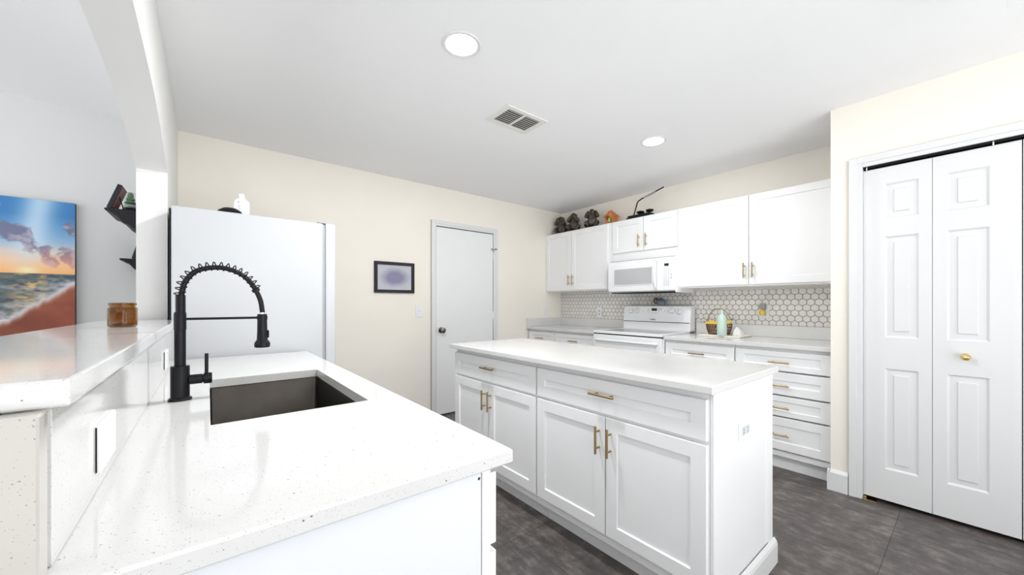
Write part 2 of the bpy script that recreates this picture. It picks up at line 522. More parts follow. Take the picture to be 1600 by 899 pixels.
# door_2: white six-panel bifold door on the pantry
d2 = thing('door_2', (XP, -.15, 0), None, None, kind='structure')
mb = MB(); casing(mb, -.731, .433, 2.030, .062, XP - .0005, -1, 'y'); mb.build('door_casing', M['trim'], d2)
MB().box(XP + .0005, XP + .09, .4325, .4365, 0, 2.034).box(XP + .0005, XP + .09, -.7345, -.7315, 0, 2.034).build('door_jamb', M['trim'], d2)
MB().box(XP + .012, XP + .052, -.731, .432, 2.021, 2.0345).build('track', M['blackp'], d2)
for y in (.416, -.06):
    MB().cyl((XP + .012, y, 2.006), (XP + .012, y, 2.03), .004, 8).build('track_pin', M['chrome'], d2)
MB().box(XP - .012, XP + .06, .372, .431, .0005, .005, .001).box(XP - .006, XP + .03, .415, .431, .005, .018, .001).build('pivot_bracket', M['brass'], d2)
XF = XP + .018      # face plane of the leaves
def leaf(yl, yr):
    """yl > yr; panels raised inside sunk bevels"""
    wd = yl - yr
    F = frame_map((XF + .034, yl, 0), (0, -1, 0), (-1, 0, 0))
    T = .034; z0, z1 = .024, 2.010
    px0, px1 = wd * .325, wd * .815
    if yl > .2 or (yl < -.1 and yl > -.3):  # mirrored stiles either side of the fold
        px0, px1 = wd * .33, wd * .82
    else:
        px0, px1 = wd * .175, wd * .665
    if yl < -.1: px0, px1 = wd * .2, wd * .78
    panels = [(.210, .810), (.995, 1.596), (1.702, 1.910)]
    mb = MB()
    verts = []; faces = []
    def q(pts):
        b = len(verts); verts.extend(pts); faces.append(tuple(range(b, b + len(pts))))
    def rect(a0, a1, b0, b1, d): q([F(a0, d, b0), F(a1, d, b0), F(a1, d, b1), F(a0, d, b1)])
    rect(0, px0, z0, z1, T); rect(px1, wd, z0, z1, T)
    zz = [z0] + [c for p in panels for c in p] + [z1]
    for i in range(0, len(zz), 2): rect(px0, px1, zz[i], zz[i + 1], T)
    for b0, b1 in panels:
        rings = [(0, T), (.010, T - .009), (.036, T - .004 - .004), (.040, T - .0015)]
        prev = None
        for ins, d in rings:
            r = [F(px0 + ins, d, b0 + ins), F(px1 - ins, d, b0 + ins), F(px1 - ins, d, b1 - ins), F(px0 + ins, d, b1 - ins)]
            if prev:
                for i in range(4): q([prev[i], prev[(i + 1) % 4], r[(i + 1) % 4], r[i]])
            prev = r
        q(prev)
    q([F(0, 0, z0), F(0, 0, z1), F(0, T, z1), F(0, T, z0)]); q([F(wd, 0, z0), F(wd, 0, z1), F(wd, T, z1), F(wd, T, z0)])
    q([F(0, 0, z0), F(wd, 0, z0), F(wd, T, z0), F(0, T, z0)]); q([F(0, 0, z1), F(wd, 0, z1), F(wd, T, z1), F(0, T, z1)])
    rect(0, wd, z0, z1, 0)
    mb.faces(verts, faces)
    bmesh.ops.remove_doubles(mb.bm, verts=mb.bm.verts[:], dist=1e-5)
    return mb.build('door_leaf', M['trim'], d2)
L1 = leaf(.4315, .1495); L2 = leaf(.1475, -.1475); L3 = leaf(-.1515, -.440); L4 = leaf(-.4425, -.7305)
tag(MB().lathe([(.017, 0), (.017, .004), (.008, .010), (.0075, .022), (.0165, .030), (.0185, .038), (.013, .045), (0, .047)], (XF, .030, .913), (-1, 0, 0), 24).build('door_knob', M['brass'], L2, smooth=40), 'round polished brass knob')

# ------------------------------------------------------------------ peninsula
CT, CB = .908, .878          # counter top and underside
# quartz counter with a sink cut-out
def slab_with_hole(x0, x1, y0, y1, hx0, hx1, hy0, hy1, z0, z1, bev=.004, r=.012):
    """grid slab, bevelled outer top edges"""
    mb = MB(); b = bev
    def ring(i, z): return [(x0 + i, y0 + i, z), (x1 - i, y0 + i, z), (x1 - i, y1 - i, z), (x0 + i, y1 - i, z)]
    hole = [(hx0, hy0), (hx1, hy0), (hx1, hy1), (hx0, hy1)]
    R = [[(*h, z0) for h in hole], ring(b, z0), ring(0, z0 + b), ring(0, z1 - b), ring(b, z1), [(*h, z1) for h in hole]]
    v = [p for q in R for p in q]; f = []
    for k in range(6):
        for i in range(4):
            j = (i + 1) % 4; n = (k + 1) % 6
            f.append((4 * k + i, 4 * k + j, 4 * n + j, 4 * n + i))
    mb.faces(v, f)
    return mb
SX0, SX1, SY0, SY1 = 0.005, .371, 1.134, 1.811
ct = slab_with_hole(-.1655, .470, .577, 2.558, SX0, SX1, SY0, SY1, CB, CT).build('countertop', M['quartz'])
tag(ct, 'white speckled quartz countertop around the stainless sink and black faucet', 'countertop', 'quartz worktops')

# undermount sink
sink = thing('sink', ((SX0 + SX1) / 2, (SY0 + SY1) / 2, .67), 'rectangular stainless steel undermount sink set below the peninsula counter', 'sink')
mb = MB(); e = .006; zb = .672; zt = CB - .001
def rr(x0, x1, y0, y1, r, n=5):
    pts = []
    for cx, cy, a0 in ((x1 - r, y1 - r, 0), (x0 + r, y1 - r, 90), (x0 + r, y0 + r, 180), (x1 - r, y0 + r, 270)):
        for i in range(n + 1):
            a = math.radians(a0 + 90 * i / n); pts.append((cx + r * math.cos(a), cy + r * math.sin(a)))
    return pts
rings = []
for ins, r, z in ((-.03, .02, zt), (-.004, .012, zt), (-.002, .014, zt - .004), (.001, .016, zb + .03), (.010, .026, zb + .008), (.035, .03, zb)):
    rings.append([(x, y, z) for x, y in rr(SX0 + ins, SX1 - ins, SY0 + ins, SY1 - ins, r)])
n = len(rings[0]); v = [p for R in rings for p in R]; f = []
for k_ in range(len(rings) - 1):
    for i in range(n): f.append((k_ * n + i, k_ * n + (i + 1) % n, (k_ + 1) * n + (i + 1) % n, (k_ + 1) * n + i))
f.append(tuple((len(rings) - 1) * n + i for i in range(n)))
mb.faces(v, f); mb.build('basin', M['steel'], sink, smooth=35)
MB().lathe([(.045, 0), (.045, .002), (.036, .003), (.034, .0005), (0, .0005)], (.19, 1.47, zb + .0005), (0, 0, 1), 28).build('drain', M['chrome'], sink, smooth=40)

# cabinets below the counter
def carcass(parent, x0, x1, y0, y1, z0, z1, name='cabinet_box', m='cab', t=.016, top=True):
    mb = MB()
    mb.box(x0, x1, y0, y0 + t, z0, z1).box(x0, x1, y1 - t, y1, z0, z1)
    mb.box(x0, x1, y0 + t, y1 - t, z0, z0 + t)
    if top: mb.box(x0, x1, y0 + t, y1 - t, z1 - t, z1)
    return mb.build(name, M[m], parent)
FPx = .432
Fp = frame_map((FPx, 0, 0), (0, 1, 0), (1, 0, 0))
pc = thing('base_cabinet', (.15, .84, 0), 'white cabinet under the near end of the sink counter, flat end panel towards the viewer', 'cabinet', 'peninsula base cabinets')
MB().box(-.128, .4095, .600, .614, 0, CB - .002).build('end_panel', M['panel'], pc)
MB().box(.4125, .432, .600, .640, .09, CB - .002).box(.4125, .432, 1.04, 1.08, .09, CB - .002).box(.4125, .432, .640, 1.04, .84, CB - .002).box(.4125, .432, .640, 1.04, .09, .13).build('face_frame', M['cab'], pc)
MB().box(-.128, .409, .616, 1.08, .09, .106).box(-.128, -.112, .616, 1.08, .106, CB - .002).box(-.11, .409, 1.066, 1.08, .106, CB - .002).box(.36, .375, .616, 1.08, 0, .09).build('cabinet_box', M['cab'], pc)
MB().cyl((.405, .5996, .858), (.405, .602, .858), .003, 10).build('screw_hole', M['slot'], pc)
front('drawer', pc, Fp, .606, 1.072, .716, .858, (.84, .787, False), .14)
front('drawer', pc, Fp, .606, 1.072, .415, .700, (.84, .60, False), .14)
front('drawer', pc, Fp, .606, 1.072, .110, .400, (.84, .30, False), .14)
sc_ = thing('base_cabinet', (.15, 1.48, 0), 'white two-door sink cabinet under the stainless sink', 'cabinet', 'peninsula base cabinets')
MB().box(-.128, .409, 1.083, 1.099, .09, CB - .002).box(-.128, .409, 1.861, 1.877, .09, CB - .002).box(-.128, .409, 1.099, 1.861, .09, .106).box(.36, .375, 1.083, 1.877, 0, .09).build('cabinet_box', M['cab'], sc_)
MB().box(.411, .432, 1.083, 1.12, .09, CB - .002).box(.411, .432, 1.84, 1.877, .09, CB - .002).box(.411, .432, 1.12, 1.84, .09, .13).box(.411, .432, 1.12, 1.84, .70, CB - .002).build('face_frame', M['cab'], sc_)
front('false_front', sc_, Fp, 1.09, 1.87, .70, .858)
front('door', sc_, Fp, 1.09, 1.478, .11, .685, (1.45, .58, True), .125)
front('door', sc_, Fp, 1.482, 1.87, .11, .685, (1.51, .58, True), .125)
tc_ = thing('base_cabinet', (.15, 2.2, 0), 'white base cabinet between the sink and the fridge', 'cabinet', 'peninsula base cabinets')
carcass(tc_, -.128, .409, 1.880, 2.548, .09, CB - .002)
MB().box(.411, .432, 1.880, 2.548, .09, CB - .002).build('face_frame', M['cab'], tc_)
MB().box(.36, .375, 1.880, 2.548, 0, .089).build('toe_kick', M['cab'], tc_)
front('drawer', tc_, Fp, 1.887, 2.54, .70, .858, (2.21, .78, False), .14)
front('door', tc_, Fp, 1.887, 2.54, .11, .685, (1.92, .58, True), .125)

# quartz backsplash against the half wall, and the slab that closes the wall end
bs = MB().box(-.1655, -.1315, .631, 2.556, CT + .001, 1.082, .0005).build('quartz_backsplash', M['quartz'])
tag(bs, 'tall white quartz upstand between the sink counter and the raised bar', 'backsplash')
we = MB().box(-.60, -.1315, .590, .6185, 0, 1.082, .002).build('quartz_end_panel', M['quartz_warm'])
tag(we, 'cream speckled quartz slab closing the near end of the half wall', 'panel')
bar = MB().prism([(-.407, .618), (-.116, .618), (-.116, 2.570), (-.1655, 2.570), (-.1655, 2.717), (-.407, 2.717)], 'z', 1.083, 1.113)
bmesh.ops.bevel(bar.bm, geom=bar.bm.edges[:], offset=.003, segments=2, affect='EDGES', profile=.5)
bar = bar.build('bar_countertop', M['quartz'])
tag(bar, 'raised grey-white quartz bar ledge carrying the amber jar', 'countertop', 'quartz worktops')

# outlets in the quartz upstand
def outlet(name, F, w, z, width, height, label, slots=True, group=None, rocker=False, tilt=0.0, loc=None):
    o = thing(name, tuple(F(w, 0, z - height / 2)), label, 'switch' if rocker else 'outlet', group)
    mb = MB(); slabfront(mb, F, w - width / 2, w + width / 2, z - height / 2, z + height / 2, .006, .002)
    mb.build('cover_plate', M['plate'], o)
    G = lambda a, d, b: F(a, d + .006, b)
    if rocker:
        slabfront(MB(), G, w - .017, w + .017, z - .034, z + .034, .003, .001).build('rocker', M['plate'], o)
        MB().box(*sum(([min(a, b), max(a, b)] for a, b in zip(F(w - .016, .009, z - .001), F(w + .016, .0094, z + .001))), [])).build('rocker_line', M['greyink'], o)
    else:
        long_w = width > height
        for s in (-1, 1) if slots else ():
            cw, cz = (w + s * width * .17, z) if long_w else (w, z + s * height * .17)
            a, b = (.014, .017) if long_w else (.017, .014)
            sk = slabfront(MB(), G, cw - a, cw + a, cz - b, cz + b, .002, .001).build('socket', M['socket'], o)
            m2 = MB()
            for t in (-1, 1):
                p, q2 = ((cw - .004, cz + t * .006), (cw + .004, cz + t * .006)) if long_w else ((cw + t * .006, cz - .004), (cw + t * .006, cz + .004))
                p0 = F(min(p[0], q2[0]) - .0009, .0079, min(p[1], q2[1]) - .0009); p1 = F(max(p[0], q2[0]) + .0009, .0084, max(p[1], q2[1]) + .0009)
                m2.box(p0.x, p1.x, p0.y, p1.y, p0.z, p1.z)
            m2.build('slot', M['slot'], sk)
    return o
Fb = frame_map((-.1313, 0, 0), (0, 1, 0), (1, 0, 0))
def splash_outlet(y0, label):
    o = outlet('outlet', Fb, y0 + .0585, .973, .117, .072, label, slots=False, group='outlets in the quartz upstand')
    MB().box(-.1313, -.1297, y0 - .0008, y0 - .0002, .939, 1.007).build('shadow_gap', M['blackp'], o)  # black strip stands in for the shade beside the plate edge
    return o
splash_outlet(.834, 'white horizontal outlet plate low on the quartz upstand, nearest to the viewer')
splash_outlet(1.974, 'white horizontal outlet plate on the quartz upstand just behind the black faucet')

# ------------------------------------------------------------------ faucet
FX, FY = -.064, 1.49
fa = thing('faucet', (FX, FY, CT), 'matte black spring-neck pull-down kitchen faucet beside the sink', 'faucet')
MB().lathe([(.0275, 0.0005), (.0275, .005), (.025, .008), (.0225, .009)], (FX, FY, CT), n=40).build('base_flange', M['black'], fa, smooth=40)
MB().lathe([(.0222, 0), (.0222, .091), (.0215, .0925), (.012, .0925)], (FX, FY, CT + .009), n=40).build('body', M['black'], fa, smooth=40)
MB().lathe([(.0135, 0), (.0135, .115), (.0145, .116), (.0145, .164), (.0132, .168), (.010, .168)], (FX, FY, 1.0015), n=32).build('column', M['black'], fa, smooth=40)
pr = []
for i in range(12):
    z = i * .0043
    pr += [(.0122, z), (.0122, z + .0026), (.0108, z + .0030), (.0108, z + .0041)]
MB().lathe(pr, (FX + .001, FY, 1.1695), n=28).build('ribbed_sleeve', M['black'], fa, smooth=30)
# neck path (x, z)
ctrl = [(-.062, 1.215), (-.059, 1.235), (-.052, 1.262), (-.031, 1.291), (-.003, 1.304), (.029, 1.308), (.062, 1.301), (.090, 1.285), (.112, 1.259), (.126, 1.232), (.136, 1.203), (.141, 1.166)]
def catmull(P, n=10):
    P = [Vector((p[0], FY, p[1])) for p in P]; P = [P[0] * 2 - P[1]] + P + [P[-1] * 2 - P[-2]]
    out = []
    for i in range(1, len(P) - 2):
        for k in range(n):
            t = k / n
            out.append(.5 * ((2 * P[i]) + (P[i + 1] - P[i - 1]) * t + (2 * P[i - 1] - 5 * P[i] + 4 * P[i + 1] - P[i + 2]) * t * t + (-P[i - 1] + 3 * P[i] - 3 * P[i + 1] + P[i + 2]) * t ** 3))
    out.append(P[-2])
    return out
path = catmull(ctrl)
MB().tube(path, .0074, 14).build('hose', M['black'], fa, smooth=60)
# spring coil round the hose as far as the collar
nend = int(len(path) * .80)
cp = path[:nend]; turns = 17; res = 16; pts = []
Ls = [0]
for a, b in zip(cp, cp[1:]): Ls.append(Ls[-1] + (b - a).length)
def at(s):
    for i in range(len(Ls) - 1):
        if s <= Ls[i + 1]:
            t = (s - Ls[i]) / max(1e-9, Ls[i + 1] - Ls[i]); return cp[i].lerp(cp[i + 1], t), (cp[i + 1] - cp[i]).normalized()
    return cp[-1], (cp[-1] - cp[-2]).normalized()
for i in range(turns * res + 1):
    s = Ls[-1] * i / (turns * res); p, d = at(s); nn = Vector((0, 1, 0)).cross(d).normalized()
    a = 2 * PI * i / res
    pts.append(p - nn * .0042 + nn * (.0128 * math.cos(a)) + Vector((0, 1, 0)) * (.0128 * math.sin(a)))
MB().tube(pts, .0017, 8).build('spring', M['black'], fa, smooth=60)
p, d = at(Ls[-1])
MB().cyl(p - d * .004, p + d * .006, .0115, 20).build('collar', M['black'], fa, smooth=40)
MB().lathe([(.0065, 0), (.0065, .006)], (.141, FY, 1.161), n=20).build('hose_fitting', M['chrome'], fa, smooth=40)
MB().cyl((FX + .012, FY, 1.149), (.128, FY, 1.149), .0038, 14).lathe([(.0150, 0), (.0150, .012), (.0138, .012), (.0138, 0)], (.1405, FY, 1.143), n=28, close=False).build('support_arm', M['black'], fa, smooth=40)
sh = MB().lathe([(.0135, 0), (.0138, -.02), (.0145, -.06), (.0155, -.085), (.0205, -.092), (.0225, -.097), (.0225, -.107), (.020, -.110), (0, -.110)], (.1405, FY, 1.1605), n=32).build('spray_head', M['black'], fa, smooth=35)
MB().box(.1545, .1595, FY - .006, FY + .006, 1.081, 1.107, .002).build('spray_button', M['black'], sh)
hd = MB().lathe([(.0145, 0), (.0145, .030), (.0125, .031), (.0125, .033), (.0165, .034), (.0165, .052), (.0155, .054), (0, .054)], (FX + .0205, FY, .966), (1, 0, 0), 28).build('handle', M['black'], fa, smooth=35)
MB().cyl((-.003, FY, .980), (-.003, FY, 1.042), .0048, 14).build('lever', M['black'], hd, smooth=40)

# ------------------------------------------------------------------ fridge
FRY0, FRY1 = 2.580, 3.48
fr = thing('refrigerator', (.25, 3.03, 0), 'tall white refrigerator seen from its plain side, standing past the sink counter', 'refrigerator')
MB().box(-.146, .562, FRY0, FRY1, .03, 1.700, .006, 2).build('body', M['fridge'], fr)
tag(MB().box(-.154, -.147, FRY0 + .004, FRY1 - .01, .05, 1.685, .002).build('back_panel', M['blackp'], fr), 'black strip standing in for shade behind the fridge')  # black strip added where the narrow space behind the fridge lies in shade
MB().box(.563, .577, FRY0 + .012, FRY1 - .012, .06, 1.690).build('door_gasket', M['gasket'], fr)
for y0, y1 in ((FRY0, 2.94), (2.944, FRY1)):
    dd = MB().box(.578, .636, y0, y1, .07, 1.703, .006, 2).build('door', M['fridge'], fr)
    yh = 2.915 if y0 < 2.9 else 2.97
    MB().tube([(.637, yh, .75), (.675, yh, .78), (.678, yh, 1.0), (.678, yh, 1.3), (.675, yh, 1.47), (.637, yh, 1.5)], .011, 12).build('handle', M['appl'], dd, smooth=50)
MB().box(.535, .60, FRY0 + .012, FRY0 + .05, 1.7035, 1.712, .002).build('hinge_cover', M['gasket'], fr)
MB().box(-.1, .55, FRY0 + .02, FRY1 - .02, 0, .029).build('base_grille', M['blackp'], fr)

bt = thing('bottle', (.160, 2.82, 1.7005), 'white translucent squeeze bottle with a white cap on top of the fridge', 'bottle')
prof = [(.0375, .003), (.040, .010), (.040, .098), (.036, .116), (.020, .132), (.0155, .136), (.0155, .139)]
mb = MB()
R = []
for r, z in [(.033, 0)] + prof:
    rx, ry = (r, r * .62) if r > .021 else (r, r)
    R.append([(.160 + (rx - .006) * sx + .006 * math.cos(a), 2.82 + (ry - .006) * sy + .006 * math.sin(a), 1.7007 + z * 1.03) if r > .021 else (.160 + r * math.cos(a), 2.82 + r * math.sin(a), 1.7007 + z * 1.03)
              for sx, sy, aa in ((1, 1, 0), (-1, 1, 90), (-1, -1, 180), (1, -1, 270)) for a in [math.radians(aa + q * 22.5) for q in range(5)]])
n = len(R[0]); mb.faces([p for q in R for p in q], [(k_ * n + i, k_ * n + (i + 1) % n, (k_ + 1) * n + (i + 1) % n, (k_ + 1) * n + i) for k_ in range(len(R) - 1) for i in range(n)] + [tuple(range(n)), tuple((len(R) - 1) * n + i for i in range(n))])
mb.build('bottle_body', M['hdpe'], bt, smooth=50)
MB().lathe([(.0165, 0), (.0165, .018), (.015, .020), (0, .020)], (.160, 2.82, 1.8438), n=24).build('cap', M['plate'], bt, smooth=40)
mb = MB()
for i, (x, w, z) in enumerate(((.138, .010, .105), (.140, .016, .085), (.139, .014, .078), (.139, .02, .066), (.140, .012, .058), (.139, .018, .050))):
    mb.box(x, x + w, 2.7948, 2.7952, 1.7007 + z, 1.7007 + z + (.008 if i == 0 else .003))
mb.build('label_print', M['greyink'], bt)
tag(MB().lathe([(.066, 0), (.065, .012), (.054, .032), (.032, .046), (0, .050)], (.100, 2.715, 1.7005), n=28).build('cap', M['blackp'], None, smooth=60), 'low black rounded cap lying on the fridge left of the white bottle', 'cap')

# ------------------------------------------------------------------ things on the back wall
pf = thing('picture_frame', (1.4285, YB, 1.303), 'small black framed print with a soft violet-grey blur, hung left of the back door', 'picture')
mb = MB(); w_ = .030; x0, x1, z0, z1 = 1.227, 1.630, 1.303, 1.605
for a in ((x0, x1, z0, z0 + w_), (x0, x1, z1 - w_, z1), (x0, x0 + w_, z0 + w_, z1 - w_), (x1 - w_, x1, z0 + w_, z1 - w_)):
    mb.box(a[0], a[1], YB - .022, YB - .001, a[2], a[3], .002)
mb.build('frame', M['frameblack'], pf)
pr_ = MB().box(x0 + w_ - .004, x1 - w_ + .004, YB - .010, YB - .002, z0 + w_ - .004, z1 - w_ + .004)
prt = pr_.build('print', M['blot'], pf)
for v_ in prt.data.vertices: v_.co.z -= .151
prt.location = (0, 0, .151)
Fw = frame_map((0, YB - .0005, 0), (1, 0, 0), (0, -1, 0))
outlet('light_switch', Fw, 1.690, 1.118, .078, .122, 'white rocker light switch on the back wall between the small picture and the door', rocker=True, group='light switches')
outlet('light_switch', Fw, 3.482, 1.110, .078, .118, 'white rocker light switch in the corner above the side upstand', rocker=True, group='light switches')

# ------------------------------------------------------------------ living room side
# sunset canvas, colours computed on a fine grid
def noise2(nx, ny, fx, fy, seed):
    rs = np.random.RandomState(seed); g = rs.rand(int(fy) + 3, int(fx) + 3)
    X, Y = np.meshgrid(np.linspace(0, fx, nx), np.linspace(0, fy, ny)); xi, yi = X.astype(int), Y.astype(int)
    a, b = X - xi, Y - yi; a = a * a * (3 - 2 * a); b = b * b * (3 - 2 * b)
    return (g[yi, xi] * (1 - a) + g[yi, xi + 1] * a) * (1 - b) + (g[yi + 1, xi] * (1 - a) + g[yi + 1, xi + 1] * a) * b
def fbm(nx, ny, fx, fy, seed, o=4):
    s = 0; amp = .5
    for k_ in range(o): s = s + amp * noise2(nx, ny, fx * 2 ** k_, fy * 2 ** k_, seed + k_); amp *= .5
    return s / .9375
PX0, PX1, PZ0, PZ1 = -1.16, -.649, .98, 1.826
NX, NZ = 150, 240
U, V = np.meshgrid(np.linspace(0, 1, NX), np.linspace(0, 1, NZ))   # V up
def mixc(a, b, t): t = np.clip(t, 0, 1)[..., None]; return a * (1 - t) + b * t
c = lambda r, g, b: np.array([r, g, b], float)[None, None, :] * np.ones((NZ, NX, 1))
hz = .470
sky = mixc(c(255, 190, 120), c(252, 208, 170), (V - hz) / .10)
sky = mixc(sky, c(178, 205, 232), (V - hz - .09) / .16)
sky = mixc(sky, c(52, 124, 186), (V - hz - .16) / .26)
beam = np.exp(-((U - .64 - (V - .6) * .22) / .13) ** 2) * np.clip((V - hz) / .2, 0, 1)
sky = mixc(sky, c(215, 232, 245), beam * .75)
n1 = fbm(NX, NZ, 5, 9, 3, 5); n2 = fbm(NX, NZ, 14, 22, 11)
_cv = .83 - .60 * (U - .40); _hw = .125 - .13 * np.clip(U - .42, 0, .5)
_band = 1 - np.abs(V - _cv) / _hw - 4 * np.clip(U - .84, 0, 1) * 4
_right = 1 - np.sqrt(((U - .94) / .12) ** 2 + ((V - .60) / .075) ** 2)
_puff = 1 - np.sqrt(((U - .95) / .055) ** 2 + ((V - .82) / .07) ** 2)
_far = 1 - np.sqrt(((U - .15) / .25) ** 2 + ((V - .74) / .2) ** 2)
cl = np.clip((np.maximum(np.maximum(_band, _right), np.maximum(_puff, _far)) * .8 + 1.9 * (n1 - .5) + 1.3 * (n2 - .5)) * 2.6 - .15, 0, 1) * (V > hz + .04)
clc = mixc(c(222, 150, 130), c(112, 112, 142), (V - hz - .06) / .15)
clc = mixc(clc, c(210, 196, 205), np.clip((n2 - .5) * 3, 0, .6))
sky = mixc(sky, clc, cl * .9)
sun = np.exp(-(((U - .63) / .075) ** 2 + ((V - hz - .022) / .028) ** 2))
sky = mixc(sky, c(255, 240, 190), sun)
sea = mixc(c(58, 82, 92), c(120, 128, 132), fbm(NX, NZ, 5, 40, 21) * 1.5 - .35)
sea = mixc(sea, c(188, 150, 92), np.exp(-((U - .62) / .16) ** 2) * (fbm(NX, NZ, 9, 34, 31) - .25) * 1.1)
wv = np.clip(np.sin((V * 46 + 3.2 * fbm(NX, NZ, 3, 4, 41) + U * 3)) - .55, 0, 1) * 1.3
sea = mixc(sea, c(225, 228, 230), wv * np.clip((hz - V) / .1, 0, 1) * (.15 + 1.1 * fbm(NX, NZ, 16, 60, 81)) * .8)
shore = .40 - .50 * (1 - U) + .05 * (fbm(NX, NZ, 12, 3, 51) - .5)
foam = np.exp(-((V - shore) / .028) ** 2)
low = np.clip((shore + .20 - V) / .20, 0, 1) * (V > shore)
sea = mixc(sea, c(205, 200, 205), low * np.clip(.30 + 2.6 * (fbm(NX, NZ, 18, 40, 61) - .45), 0, 1))
sea = mixc(sea, c(62, 66, 92), np.clip((fbm(NX, NZ, 10, 46, 91) - .55) * 4, 0, .7))
sea = mixc(sea, c(235, 196, 130), np.exp(-((U - .66) / .13) ** 2) * np.clip((fbm(NX, NZ, 12, 60, 95) - .5) * 5, 0, .8))
sand = mixc(c(116, 52, 34), c(172, 92, 60), fbm(NX, NZ, 4, 8, 71))
img = np.where((V > hz)[..., None], sky, np.where((V > shore)[..., None], sea, sand))
img = mixc(img, c(232, 228, 230), foam * (V < hz) * .8)
img = np.clip(img / 255, 0, 1); lin = np.where(img < .04045, img / 12.92, ((img + .055) / 1.055) ** 2.4)
pa = thing('canvas_painting', ((PX0 + PX1) / 2, YB, PZ0), 'sunset beach canvas print on the living room wall beyond the bar', 'painting')
vv = [(PX0 + (PX1 - PX0) * u, YB - .036, PZ0 + (PZ1 - PZ0) * w) for w in np.linspace(0, 1, NZ) for u in np.linspace(0, 1, NX)]
ff = [(j * NX + i, j * NX + i + 1, (j + 1) * NX + i + 1, (j + 1) * NX + i) for j in range(NZ - 1) for i in range(NX - 1)]
pic = MB().faces(vv, ff).build('picture_surface', attr_mat('beach_sunset_paint'), pa)
ca = pic.data.color_attributes.new('Col', 'FLOAT_COLOR', 'POINT')
flat = np.ones((NZ * NX, 4)); flat[:, :3] = lin.reshape(-1, 3)
ca.data.foreach_set('color', flat.ravel().astype(np.float32))
MB().box(PX0, PX1, YB - .0355, YB - .001, PZ0, PZ1).build('stretcher_edge', M['frameblack'], pa)

# black moulded ledge shelves on the living room side of the pillar wall
def ledge(y0, y1, zt, depth, label):
    P = [(XL - .0005, zt), (XL - depth, zt), (XL - depth - .004, zt - .006), (XL - depth, zt - .012), (XL - depth + .012, zt - .014)]
    P += [(XL - depth + .030, zt - .028), (XL - depth + .036, zt - .030), (XL - depth + .040, zt - .036)]
    for i in range(7):
        t = i / 6; P.append((XL - depth + .044 + (depth - .094) * t, zt - .038 - .040 * math.sin(t * PI / 2)))
    P += [(XL - .046, zt - .082), (XL - .040, zt - .083), (XL - .036, zt - .096), (XL - .0005, zt - .096)]
    return tag(MB().prism(P, 'y', y0, y1).build('ledge_shelf', M['shelf'], None, smooth=30), label, 'shelf', 'black ledge shelves')
ledge(2.90, 3.25, 1.706, .136, 'upper black moulded ledge shelf holding a frame and a snow globe')
ledge(3.34, 3.585, 1.479, .136, 'lower black moulded ledge shelf below and behind the snow globe shelf')
def leaning_frame(yc0, yc1, xb, zb_, dx, dz, label, leg=True):
    o = thing('photo_frame', (xb, (yc0 + yc1) / 2, zb_), label, 'picture frame', 'photo frames on the ledges')
    L_ = math.hypot(dx, dz); ux, uz = dx / L_, dz / L_; nx, nz = uz, -ux; t = .018
    P = [(xb, zb_ + .0005 + t * ux), (xb + nx * t, zb_ + .0005), (xb + nx * t + dx, zb_ + dz), (xb + dx, zb_ + dz + t * ux)]
    MB().prism(P, 'y', yc0, yc1).build('frame', M['frameblack'], o)
    P2 = [(xb + nx * (t + .0005) + dx * .08, zb_ + dz * .08), (xb + nx * (t + .004) + dx * .08, zb_ + dz * .08), (xb + nx * (t + .004) + dx * .95, zb_ + dz * .95), (xb + nx * (t + .0005) + dx * .95, zb_ + dz * .95)]
    MB().prism(P2, 'y', yc0 + .012, yc1 - .012).build('backing', M['rust'], o)
    if leg:
        yc = yc0 + .03
        MB().cyl((xb + nx * t + dx * .55 + .004, yc, zb_ + dz * .55), (xb + .062, yc, zb_ + .003), .0025, 8).build('easel_leg', M['blackp'], o)
    return o
leaning_frame(2.915, 3.06, -.4205, 1.7065, .043, .132, 'dark photo frame leaning on the upper ledge, its edge and easel leg showing')
leaning_frame(3.36, 3.50, -.375, 1.4795, .038, .15, 'dark photo frame leaning on the lower ledge, mostly behind the pillar')
sg = thing('snow_globe', (-.352, 3.122, 1.7065), 'glass snow globe with a little green tree on the upper ledge', 'snow globe')
MB().lathe([(.040, 0.0), (.042, .008), (.038, .018), (.034, .044), (.031, .047)], (-.352, 3.122, 1.7068), n=28).build('base', M['shelf'], sg, smooth=40)
MB().ball((-.352, 3.122, 1.797), .052, 4).build('glass_ball', M['clearglass'], sg, smooth=80)
mb = MB()
for i in range(4): mb.lathe([(.027 - .005 * i, 0), (.005, .024), (0, .025)], (-.352, 3.122, 1.771 + .016 * i), n=14)
mb.build('tree', M['green'], sg)
MB().ball((-.352, 3.122, 1.766), .036, 3, (1, 1, .35)).build('snow', M['snow'], sg, smooth=60)

# amber jar candle on the bar
jr = thing('candle_jar', (-.232, 1.885, 1.1135), 'empty amber glass candle jar standing on the raised bar', 'jar')
MB().lathe([(0, 0.0005), (.033, .0005), (.0372, .004), (.0375, .010), (.0375, .064), (.0360, .0680), (.0318, .0700), (.0318, .0740), (.0350, .0755), (.0350, .083), (.0335, .0845), (.0312, .083), (.0290, .072), (.0335, .064), (.0345, .011), (.031, .0055), (0, .0055)],
           (-.232, 1.885, 1.1135), n=48, close=False).build('glass', M['amber'], jr, smooth=40)

